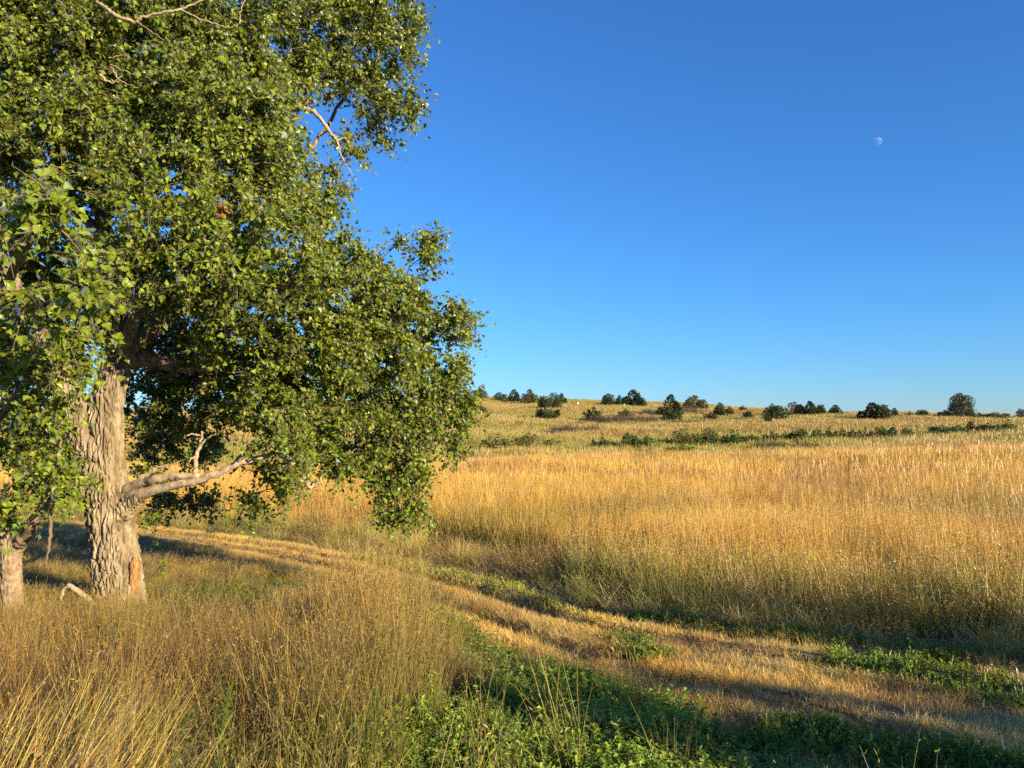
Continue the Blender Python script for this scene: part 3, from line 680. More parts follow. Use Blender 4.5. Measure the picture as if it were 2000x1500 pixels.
def scatter(name, pts, rot, scl, pick, tint, protos, label, cat):
    n = len(pts)
    me = bpy.data.meshes.new(name); me.vertices.add(n); me.vertices.foreach_set('co', np.asarray(pts, np.float32).ravel())
    for an, av in (('rot', rot), ('scl', scl), ('tint', tint)):
        a = me.attributes.new(an, 'FLOAT_VECTOR', 'POINT'); a.data.foreach_set('vector', np.asarray(av, np.float32).ravel())
    a = me.attributes.new('pick', 'INT', 'POINT'); a.data.foreach_set('value', np.asarray(pick, np.int32))
    o = link(name, me)
    ng = bpy.data.node_groups.new(name, 'GeometryNodeTree')
    ng.interface.new_socket('Geometry', in_out='INPUT', socket_type='NodeSocketGeometry')
    ng.interface.new_socket('Geometry', in_out='OUTPUT', socket_type='NodeSocketGeometry')
    N, Lk = ng.nodes, ng.links
    gi, go_ = N.new('NodeGroupInput'), N.new('NodeGroupOutput')
    ip = N.new('GeometryNodeInstanceOnPoints'); ip.inputs['Pick Instance'].default_value = True
    jn = N.new('GeometryNodeJoinGeometry')
    for p in reversed(protos):          # a join lists its last link first
        oi = N.new('GeometryNodeObjectInfo'); oi.inputs['Object'].default_value = p; oi.inputs['As Instance'].default_value = True
        Lk.new(oi.outputs['Geometry'], jn.inputs[0])
    def na(nm, ty):
        a_ = N.new('GeometryNodeInputNamedAttribute'); a_.data_type = ty; a_.inputs['Name'].default_value = nm; return a_.outputs[0]
    Lk.new(gi.outputs[0], ip.inputs['Points']); Lk.new(jn.outputs[0], ip.inputs['Instance'])
    Lk.new(na('pick', 'INT'), ip.inputs['Instance Index']); Lk.new(na('scl', 'FLOAT_VECTOR'), ip.inputs['Scale'])
    er = N.new('FunctionNodeEulerToRotation'); Lk.new(na('rot', 'FLOAT_VECTOR'), er.inputs[0]); Lk.new(er.outputs[0], ip.inputs['Rotation'])
    Lk.new(ip.outputs[0], go_.inputs[0])
    md = o.modifiers.new('plants', 'NODES'); md.node_group = ng
    tag(o, label, cat, kind='stuff')
    return o

def wash(t, x, y, s, a): return t * (1 - a + 2 * a * fbm(x / 1.1, y / 1.1, s))[:, None]

def in_view(x, y, m=3.0, k=1.0):
    return (np.abs(x) < np.maximum(y, 0) * 0.66 * k + m)

def sprinkle(n, x0, x1, y0, y1, test):
    x = rng.uniform(x0, x1, n); y = rng.uniform(y0, y1, n); k = test(x, y); return x[k], y[k]

def place(x, y, s, sz, tint, npick, tilt=0.08, sink=0.0):
    n = len(x); pts = np.stack([x, y, ground(x, y) - sink], -1)
    rot = np.stack([rng.normal(0, tilt, n), rng.normal(0, tilt, n), rng.uniform(0, 6.28, n)], -1)
    scl = np.stack([s, s, sz], -1)
    return pts, rot, scl, rng.integers(0, npick, n), tint

def mixc(a, b, t): t = np.clip(t, 0, 1)[:, None]; return np.asarray(a) * (1 - t) + np.asarray(b) * t

GOLD, GOLD2, RUST, STRAW, OLIVE, GREEN, LIME = map(np.array, ((.55, .335, .070), (.62, .42, .115), (.235, .135, .045), (.46, .345, .120), (.135, .125, .026), (.062, .105, .013), (.13, .155, .016)))

# --- tall golden field
near_t = [proto('tall_tuft', blades(40, .28, 1.08, .0058, .08, .22, 4, 3, s), M_tall) for s in range(1, 6)]
mid_t = [proto('tall_tuft_mid', blades(30, .30, 1.08, .011, .07, .20, 3, 2, s), M_tall) for s in range(11, 15)]
far_t = [proto('tall_tuft_far', blades(26, .5, 1.05, .026, .07, .2, 3, 0, s), M_tall) for s in range(21, 24)]
def field_tint(x, y):
    a = fbm(x / 5.0, y / 7.0, 51); b = fbm(x / 1.3, y / 1.6, 57); c = fbm(x / 14.0, y / 9.0, 63)
    t = mixc(GOLD, GOLD2, (b - .3) * 1.9)
    t = mixc(t, RUST * 1.7, np.clip((a - .5) * 3.2, 0, .7) + sstep(40, 60, y) * .35)
    t = mixc(t, OLIVE * 1.5, np.clip((c - .58) * 3.5, 0, .55))
    return t * (0.87 + .26 * rng.random(len(x)))[:, None]
P_, R_, S_, K_, T_ = [], [], [], [], []
allp = near_t + mid_t + far_t
def hill_line(x): return 61 + np.clip(x, -20, 40) * 0.02
for (y0, y1, dens, a, b) in ((5, 16, 30, 0, 5), (16, 30, 11, 5, 9), (30, 47, 5.5, 9, 12), (47, 66, 3.6, 9, 12)):
    xm = y1 * .66 + 4; n = int((2 * xm) * (y1 - y0) * dens)
    x, y = sprinkle(n, -xm, xm, y0, y1, lambda x, y: in_view(x, y, 4) & inside(x, y, FIELD) & (y < hill_line(x) + 3 * (fbm(x / 6, y / 6, 5) - .5)))
    d = seg_dist(x, y, [tuple(p) for p in FAR])
    edge = 1.15 + 1.3 * fbm(x / 1.7, y / 1.7, 71) + .5 * (x < 2) * (x > -4)
    k = d > edge * rng.uniform(.55, 1.0, len(x)); x, y, d, edge = x[k], y[k], d[k], edge[k]
    hz = (0.62 + .38 * sstep(.6, 3.2, d)) * (.82 + .3 * fbm(x / 2.2, y / 2.2, 33)) * rng.uniform(.85, 1.12, len(x)) * (1 - .25 * sstep(45, 62, y))
    pk = rng.integers(a, b, len(x)); s = rng.uniform(.85, 1.2, len(x))
    q_ = place(x, y, s, hz, field_tint(x, y), 1); P_.append(q_[0]); R_.append(q_[1]); S_.append(q_[2]); K_.append(pk); T_.append(q_[4])
scatter('field_grass', np.concatenate(P_), np.concatenate(R_), np.concatenate(S_), np.concatenate(K_), np.concatenate(T_), allp,
        'tall golden and rust prairie grass filling the flat field below the hill', 'grass')
nf = sum(map(len, P_))

# --- hill grass
hill_p = [proto('hill_tuft', blades(22, .55, .50, .035, .22, .5, 3, 0, s), M_tall) for s in range(31, 35)]
n = 60000
x, y = sprinkle(n * 2, -112, 112, 58, 172, lambda x, y: in_view(x, y, 6) & (y > hill_line(x) - 2 + 5 * (fbm(x / 6, y / 6, 5) - .5)))
t1, t2, t3 = fbm(x / 16, y / 7, 81), fbm(x / 5, y / 4, 85), fbm(x / 40, y / 10, 91)
tint = mixc(STRAW * np.array([1.0, 1.02, 1.0]), GOLD * .8, (t2 - .6) * 2)
tint = mixc(tint, OLIVE * 2.1, np.clip((t1 - .42) * 3.5, 0, .75)); tint = mixc(tint, RUST * 1.5, np.clip((t3 - .56) * 3.5, 0, .4))
tint *= (.9 + .2 * rng.random(len(x)))[:, None]
hz = rng.uniform(.6, 1.1, len(x)) * (.6 + .9 * t2) * (1.25 - .45 * sstep(70, 100, y))
scatter('hill_grass', *place(x, y, rng.uniform(.8, 1.3, len(x)), hz, tint, 4), hill_p, 'short straw coloured grass with olive patches covering the hillside', 'grass')
nh = len(x)

# --- weeds and mixed grass along the far edge of the track
ew = [proto('edge_tuft', blades(30, .16, .62, .006, .28, .45, 4, 2, s), M_grass) for s in range(41, 45)] + [proto('edge_herb', herb(8, .16, .55, .045, 16, s, .35, .3, .002), M_herb) for s in range(45, 48)]
x, y = sprinkle(30000, -16, 12, 3, 32, lambda x, y: in_view(x, y, 2.5) & inside(x, y, FIELD))
d = seg_dist(x, y, [tuple(p) for p in FAR]); lim = 1.0 + 1.6 * fbm(x / 1.5, y / 1.5, 75) + .5 * (x > 1.0)
k = (d < lim) & (rng.random(len(x)) < .95); x, y, d = x[k], y[k], d[k]
u = fbm(x / 1.1, y / 1.1, 101); w_ = fbm(x / .5, y / .5, 103)
tint = mixc(OLIVE * 2.6, STRAW * 1.25, (w_ - .3) * 2.2); tint = mixc(tint, GREEN * 1.2, np.clip((u - .5) * 4, 0, .5)); tint = mixc(tint, RUST * 1.7, np.clip((fbm(x / 2.4, y / 2, 107) - .52) * 4, 0, .7))
hz = (.25 + .95 * sstep(.0, 1.1, d)) * rng.uniform(.7, 1.25, len(x)) * np.where(x > .8, 1.15, .75)
pk = np.where((u > .52) & (rng.random(len(x)) < .45), rng.integers(4, 7, len(x)), rng.integers(0, 4, len(x)))
q_ = place(x, y, rng.uniform(.8, 1.2, len(x)), hz, tint * (.8 + .4 * rng.random(len(x)))[:, None], 1, .12)
scatter('roadside_weeds', q_[0], q_[1], q_[2], pk, q_[4], ew, 'tangled olive weeds and brown grass lining the far side of the track', 'weeds')

# --- short grass on the track
st = [proto('short_tuft', blades(44, .14, .085, .0034, .75, .7, 3, 0, s), M_grass) for s in range(51, 56)] + [proto('short_herb', herb(7, .10, .11, .035, 9, s, .5, .6), M_herb) for s in range(56, 59)]
x, y = sprinkle(150000, -14, 9, 2.0, 26, lambda x, y: in_view(x, y, 1.6) & inside(x, y, MOWN))
keep = rng.random(len(x)) < np.clip(20.0 / np.maximum(y, 4) ** 1.1, .3, 1.0); x, y = x[keep], y[keep]
rd = np.min([seg_dist(x, y, [tuple(p) for p in r]) for r in RUTS], axis=0)
keep = rng.random(len(x)) > np.maximum(np.exp(-(rd / .16) ** 2) * .6, .7 * sstep(.52, .68, fbm(x / .7, y / .9, 211))); x, y, rd = x[keep], y[keep], rd[keep]
gp = [at(*p)[:2] for p in ((1690, 1300), (1780, 1315), (1850, 1345), (1210, 1205), (1300, 1215), (1230, 1265), (1270, 1290), (1120, 1190), (1560, 1232), (1850, 1225), (1800, 1300), (1950, 1370), (1700, 1480), (1600, 1470), (1800, 1490), (1660, 1440))]
gr = [.42, .45, .40, .5, .5, .28, .25, .4, .5, .8, .35, .4, .5, .5, .5, .35]
gm = np.max([np.exp(-((x - p[0]) ** 2 + (y - p[1]) ** 2) / (r * r)) for p, r in zip(gp, gr)], axis=0) + (fbm(x / .6, y / .6, 111) - .5) * .9 + np.clip(fbm(x / 1.7, y / 1.7, 119) - .55, 0, 1) * 1.2
gm = sstep(.42, .75, gm + .22 * sstep(1.2, 3.2, x))
dF = seg_dist(x, y, [tuple(p) for p in FAR]); gm = np.maximum(gm, (1 - sstep(.15, .8, dF)) * .7 * (x > -3))
tint = mixc(STRAW * 1.4, GOLD * 1.1, (fbm(x / .5, y / .5, 113) - .3) * 2); tint = mixc(tint, RUST * 1.2, np.clip((fbm(x / .8, y / .9, 117) - .52) * 4, 0, .3) + np.exp(-(rd / .2) ** 2) * .35)
tint = mixc(tint, GREEN * 1.7 + LIME * .5, gm * .95) * (.75 + .5 * rng.random(len(x)))[:, None]
pk = np.where(rng.random(len(x)) < gm * .75, rng.integers(5, 8, len(x)), rng.integers(0, 5, len(x)))
tint = wash(tint, x, y, 223, .45)
q_ = place(x, y, rng.uniform(.7, 1.3, len(x)), rng.uniform(.55, 1.35, len(x)) * (1 + .5 * gm) * (1 - .45 * np.exp(-(rd / .2) ** 2)), tint, 1, .2, .005)
scatter('track_grass', q_[0], q_[1], q_[2], pk, q_[4], st, 'short mown straw and green tufts growing over the rutted track', 'grass')
ntk = len(x)

# --- tangle of dry grass and green weeds on the near bank
fp = ([proto('fine_tuft', blades(34, .18, .54, .0040, .34, .6, 4, 2, s), M_grass) for s in range(61, 66)] +
      [proto('upright_tuft', blades(26, .14, .70, .0046, .15, .32, 4, 3, s), M_grass) for s in range(66, 70)] +
      [proto('leafy_weed', herb(7, .16, .40, .048, 24, s, .36, .4, .0018), M_herb) for s in range(70, 74)] +
      [proto('low_herb', herb(10, .17, .20, .046, 14, s, .6, .7, .0014), M_herb) for s in range(74, 78)])
x, y = sprinkle(120000, -14, 5, 1.25, 20, lambda x, y: in_view(x, y, 1.4) & inside(x, y, NEARPOLY) & (np.hypot(x, y) > 1.5))
keep = rng.random(len(x)) < np.clip(7.0 / np.maximum(y, 2), .30, 1.0) * .42; x, y = x[keep], y[keep]
keep = np.hypot(x - P(236, 1200, 11)[0], y - 11.0) > .45; x, y = x[keep], y[keep]
def pix(x, y, z):
    d1 = y; return CX + F_PX * x / d1, 835 - F_PX * (z - EYE) / d1
gpx, gpy = pix(x, y, ground_base(x, y))
dN = seg_dist(x, y, [tuple(p) for p in NEAR])
herbz = sstep(-.62, -.12, x + .05 * (y - 5) + (fbm(x / .6, y / .6, 131) - .5) * 1.1) * (1 - sstep(8.2, 9.2, y))      # low green herbs towards the track
olive = sstep(.35, .62, fbm(x / .9, y / .9, 133) * .8 + .50 * (1 - sstep(3.8, 5.8, y - .35 * x)) * sstep(-2.6, -1.4, x / np.maximum(y, 1) * 4.5) )
olive = np.maximum(olive, 1.1 * np.exp(-(((x + 4.5) / 1.4) ** 2 + ((y - 11.6) / 2.0) ** 2)))
olive = np.maximum(olive, .75 * np.exp(-(((x + 6.6) / 1.0) ** 2 + ((y - 12.3) / 1.8) ** 2)))
redd = sstep(.45, .7, fbm(x / 1.6, y / 1.3, 137) + .12 * (y < 7) * (y > 4))
GC = at(760, 1270); gold = np.maximum(sstep(6.0, 9.0, y + .5 * x), np.exp(-((x - GC[0]) ** 2 / .7 + (y - GC[1]) ** 2 / 2.5))) * sstep(.3, .6, fbm(x / 1.2, y / 1.4, 139) + .1)
tint = mixc(STRAW * .70, GOLD * .54, rng.random(len(x))); tint = mixc(tint, RUST * 1.05, redd * .8); tint = mixc(tint, GOLD2 * .68, gold * .85)
tint = mixc(tint, OLIVE * 1.35, olive * .7); tint = mixc(tint, OLIVE * 1.2, herbz * .45)
tint *= (.6 + .75 * rng.random(len(x)))[:, None]
r_ = rng.random(len(x))
pk = np.where(r_ < .55, rng.integers(0, 5, len(x)), rng.integers(5, 9, len(x)))
pk = np.where((gold > .5) & (r_ > .3), rng.integers(5, 9, len(x)), pk)
pk = np.where(r_ < olive * .8, rng.integers(9, 13, len(x)), pk)
pk = np.where(rng.random(len(x)) < sstep(.12, .5, herbz) * .97, rng.integers(13, 17, len(x)), pk)
hz = rng.uniform(.72, 1.18, len(x)) * (.45 + 1.05 * sstep(.25, .75, fbm(x / .45, y / .45, 141))) * (.75 + .25 * sstep(.1, 1.0, dN)) * (.84 + .5 * np.exp(-((x - GC[0]) ** 2 / .6 + (y - GC[1]) ** 2 / 2.2))) * (1.0 - .42 * sstep(6.5, 10, y) * (x < -2)) * (1.0 - .3 * sstep(9, 12, y))
hz = np.where(pk >= 13, hz * (1.0 - .15 * herbz), hz)
green = pk >= 9
tint = np.where(green[:, None], mixc(tint, np.where((herbz > .3)[:, None], GREEN * 2.0 + LIME * .7, GREEN * .9 + LIME * .6), np.full(len(x), .85)) * (.55 + .9 * fbm(x / .35, y / .35, 171))[:, None], tint)
q_ = place(x, y, rng.uniform(.8, 1.25, len(x)), hz, tint, 1, .12)
scatter('bank_grass', q_[0], q_[1], q_[2], pk, q_[4], fp, 'dense tangle of dry brown grass and low green weeds on the near bank', 'grass')
nb = len(x)

# --- long leaning straw stalks at the very front
ls = [proto('long_stalk', blades(7, .22, .88, .0058, .12, .25, 6, 0, s, wind=(.42, .05)), M_grass) for s in range(81, 86)]
x, y = sprinkle(650, -3.0, -.4, 1.75, 4.2, lambda x, y: (np.abs(x) < y * .72) & (x < (-.47 + .06 * np.sin(y * 9)) * y) & (fbm(x / .6, y / .6, 151) > .44))
n = len(x); pts = np.stack([x, y, ground(x, y)], -1); rot = np.stack([rng.normal(0, .08, n), rng.normal(.05, .08, n), rng.normal(0, .35, n)], -1)
scl = np.stack([np.ones(n), np.ones(n), rng.uniform(.75, 1.1, n)], -1)
scatter('straw_stalks', pts, rot, scl, rng.integers(0, 5, n), mixc(STRAW * .95, GOLD2 * .95, rng.random(n)), ls, 'long pale straw stalks leaning over the tangled grass of the near bank', 'grass')
print('instances', nf, nh, ntk, nb, n)

# ------------------------------------------------------------------ single weeds one can tell apart
def weed(px, py, h, label, k):
    b = at(px, py); b[2] = float(ground(b[0], b[1])); o = empty('feathery_weed', tuple(b), k * 1.3)
    tag(o, label, 'weed', 'feathery green weeds on the near bank')
    g = np.random.default_rng(200 + k)
    for j in range(5):
        d = unit(np.array([g.normal(0, .22), g.normal(0, .22), 1.0])); H = h * g.uniform(.65, 1.05); p0 = np.array([g.normal(0, .03), g.normal(0, .03), 0])
        c = np.stack([p0 + d * H * t + np.array([.06 * t * t, 0, 0]) for t in np.linspace(0, 1, 8)])
        V, f = tube(c, np.linspace(.005, .0015, 8), 5); fl = [f]; VV = [V]; off = len(V); fr = []
        for q0 in range(60):
            t = g.uniform(.15, 1.0); s0 = p0 + d * H * t + np.array([.06 * t * t, 0, 0]); o_ = unit(g.normal(size=3) * np.array([1, 1, .3]) + np.array([0, 0, .75])); L = .10 * g.uniform(.5, 1.1) * (1.15 - .8 * t)
            s2 = unit(np.cross(o_, g.normal(size=3))) * L * .07
            VV.append(np.array([s0, s0 + o_ * L * .5 + s2, s0 + o_ * L, s0 + o_ * L * .5 - s2])); fr.append([off, off + 1, off + 2, off + 3]); off += 4
        VV = np.concatenate(VV)
        link('stem', mesh_np('stem', VV, [np.concatenate([f, np.array(fr)])], M_weed, False, {'rnd': np.full(len(VV), g.random())}), o)
weed(408, 1560, .78, 'bright green feathery weed standing lowest on the near bank, below the bare straw', 1)
weed(590, 1500, .72, 'broad bushy lime green weed among the rust coloured grass of the near bank', 2)
weed(700, 1530, .62, 'slim green feathery weed between the bushy lime weed and the low herbs', 3)
weed(155, 1580, .60, 'small green feathery weed under the long leaning straw stalks', 4)

def stalk(px, py, h, lean, label, k):
    b = at(px, py); b[2] = float(ground(b[0], b[1])); o = empty('dried_weed_stalk', tuple(b))
    tag(o, label, 'weed', 'dried seed stalks along the field edge')
    g = np.random.default_rng(300 + k)
    c = np.stack([np.array([lean * t ** 1.5 * h, 0, h * t]) for t in np.linspace(0, 1, 10)]); V, f = tube(c, np.linspace(.0045, .002, 10), 5)
    link('stem', mesh_np('stem', V, f, M_drystalk, True, {'rnd': np.full(len(V), .5)}), o)
    for j in range(int(g.integers(5, 9))):
        t = g.uniform(.55, 1.0) if j else 1.0; s0 = np.array([lean * t ** 1.5 * h, 0, h * t]); d = unit(np.array([g.normal(), g.normal(), .9])); L = .0 if not j else .13 * g.uniform(.5, 1.1)
        e = s0 + d * L
        if j:
            V, f = tube(np.stack([s0, s0 + d * L * .5 + np.array([0, 0, -.005]), e]), [.003, .0025, .002], 4); link('side_stem', mesh_np('side_stem', V, f, M_drystalk, True, {'rnd': np.full(len(V), .4)}), o)
        r = g.uniform(.006, .012); V, f = tube(np.stack([e - d * r, e - d * r * .5, e, e + d * r * .6, e + d * r]), np.array([.2, .9, 1, .7, .1]) * r, 7)
        link('seed_head', mesh_np('seed_head', V, f, M_seed, True, {'rnd': np.full(len(V), g.random())}), o)
stalks = [(1390, 1195, 1.12, -.05, 'tall dry stalk with many dark seed heads, first in from the dark shade strip'), (1480, 1200, 1.02, .02, 'dry seed stalk standing straight where weeds meet the golden grass'),
          (1548, 1205, .92, -.1, 'shorter dry seed stalk leaning towards the cottonwood'), (1652, 1215, 1.18, .03, 'tallest dry seed stalk of the field edge, above olive weeds'),
          (1690, 1215, 1.05, .12, 'dry seed stalk tilting away beside the tallest one'), (1895, 1230, 1.12, -.12, 'thick branching seed stalk near the bent pale grass'),
          (1800, 1228, .85, .22, 'low bent seed stalk among fallen pale grass'), (1330, 1190, .85, .0, 'small dark seed stalk at the start of the tall weeds'), (1975, 1240, .98, -.02, 'dry seed stalk with round black heads at the picture edge')]
for k, s_ in enumerate(stalks): stalk(*s_, k)
# green seedling beside the trunk
b = at(316, 1150); sd_ = empty('green_seedling', tuple(b)); tag(sd_, 'small dark green broadleaf seedling in dry grass beside the big trunk', 'plant')
V, f = tube(np.array([[0, 0, 0], [.01, 0, .25], [0, 0, .5]]), [.006, .005, .003], 5); link('stem', mesh_np('stem', V, f, M_weed, True, {'rnd': np.full(len(V), .2)}), sd_)
lm = fine_leaf('leaf', M_leaf)
for k in range(12):
    lo = link('leaf', lm, sd_); lo.location = (random.gauss(0, .03), random.gauss(0, .03), random.uniform(.25, .52)); lo.rotation_euler = (random.gauss(0, .7), random.gauss(0, .7), random.uniform(0, 6.28)); lo.scale = (.1, .1, .1)

# ------------------------------------------------------------------ cedars and shrubs on the hill
def crown_mesh(name, style, seed):
    """unit crown: width 1, height 1, base at 0: several pointed leaders clothed in upswept needle sprays"""
    g = np.random.default_rng(seed)
    n, nl, lean, L0 = {'cone': (1700, 7, .25, .12), 'dome': (1800, 10, .35, .11), 'round': (1900, 11, .4, .10), 'spread': (900, 11, .85, .15), 'low': (1000, 14, .6, .15), 'tree': (1500, 9, .5, .08)}[style]
    lead = []
    for k in range(nl):
        a = g.random() * 6.28; r = 0 if k == 0 else .34 * math.sqrt(g.uniform(.15, 1))
        q0 = r / .34
        h = {'cone': 1 - .55 * q0, 'dome': .98 - .34 * q0 ** 2, 'round': .98 - .30 * q0 ** 2.5, 'spread': .9 - .35 * q0, 'low': .9 - .35 * q0, 'tree': .98 - .3 * q0 ** 2}[style] * g.uniform(.82, 1.04)
        w = {'cone': .40 if k == 0 else .24, 'dome': .25, 'round': .26, 'spread': .15, 'low': .19, 'tree': .26}[style] * g.uniform(.85, 1.15)
        lead.append((math.cos(a) * r, math.sin(a) * r, h, w))
    lead = np.array(lead); pr = lead[:, 2] * lead[:, 3]; k = g.choice(nl, n, p=pr / pr.sum())
    u = g.random(n) ** 1.2 * .98; a = g.random(n) * 2 * math.pi
    full = (1 - u) ** .62 if style in ('cone', 'dome', 'spread') else np.sqrt(np.clip(1 - u ** 2.4, 0, 1))
    if style in ('round', 'tree'): full = full * (.72 + .28 * sstep(0, .3, u))
    rr = lead[k, 3] * full * np.where(g.random(n) < .3, g.uniform(.2, .9, n), g.uniform(.85, 1.08, n))
    sp = 1 + lean * u * .6
    p = np.stack([lead[k, 0] * sp + np.cos(a) * rr, lead[k, 1] * sp + np.sin(a) * rr, u * lead[k, 2]], -1)
    d = unit(np.stack([np.cos(a) + lead[k, 0] * lean * 2, np.sin(a) + lead[k, 1] * lean * 2, np.full(n, .95)], -1) + g.normal(0, .35, (n, 3)))
    L = L0 * g.uniform(.5, 1.3, n)[:, None]; s = unit(np.cross(d, g.normal(size=(n, 3)))) * L * (.28 if style != 'tree' else .5)
    p = p - d * L * .4; p[:, 2] = np.maximum(p[:, 2], 0)
    V = np.stack([p - s * .5, p + d * L * .5 + s * .6, p + d * L, p + d * L * .45 - s * .6], 1).reshape(-1, 3)
    s2 = np.cross(unit(s), d) * L * .3
    V2 = np.stack([p - s2 * .5, p + d * L * .5 + s2 * .6, p + d * L * .95, p + d * L * .45 - s2 * .6], 1).reshape(-1, 3)
    AV = np.concatenate([V, V2]); sc1 = np.array([.5 / np.percentile(np.abs(AV[:, :2]), 98.5)] * 2 + [1 / AV[:, 2].max()]); V = V * sc1; V2 = V2 * sc1
    f = (np.arange(n)[:, None] * 4 + np.arange(4)[None]); rn = np.repeat(np.clip(g.random(n) * .7 + .3 * g.random(nl)[k], 0, 1), 4)
    return mesh_np(name, np.concatenate([V, V2]), np.concatenate([f, f + 4 * n]), M_cedar, False, {'rnd': np.concatenate([rn, rn])})
crowns = {st_: [crown_mesh('crown', st_, 400 + 10 * i + j) for j in range(3)] for i, st_ in enumerate(('cone', 'dome', 'round', 'spread', 'low', 'tree'))}
V, f = tube(np.array([[0, 0, -.1], [0, 0, .15], [.01, 0, .5], [0, 0, .8]]), [.035, .03, .018, .006], 6)
stem_me = mesh_np('trunk', V, f, M_cedartrunk, True)
V1, f1 = join([tube(np.array([[0, 0, -.1], [.05 * math.cos(a_), .05 * math.sin(a_), .15], [.2 * math.cos(a_), .2 * math.sin(a_), .6]]), [.02, .015, .005], 5) for a_ in np.arange(4) * 1.6 + .3])
multi_me = mesh_np('stems', V1, f1, M_cedartrunk, True)
DK, MD, OL, BR, GG = (.030, .048, .015), (.052, .078, .018), (.10, .10, .024), (.09, .07, .03), (.085, .105, .05)
LM = (.10, .135, .02); DRY = (.16, .11, .06)
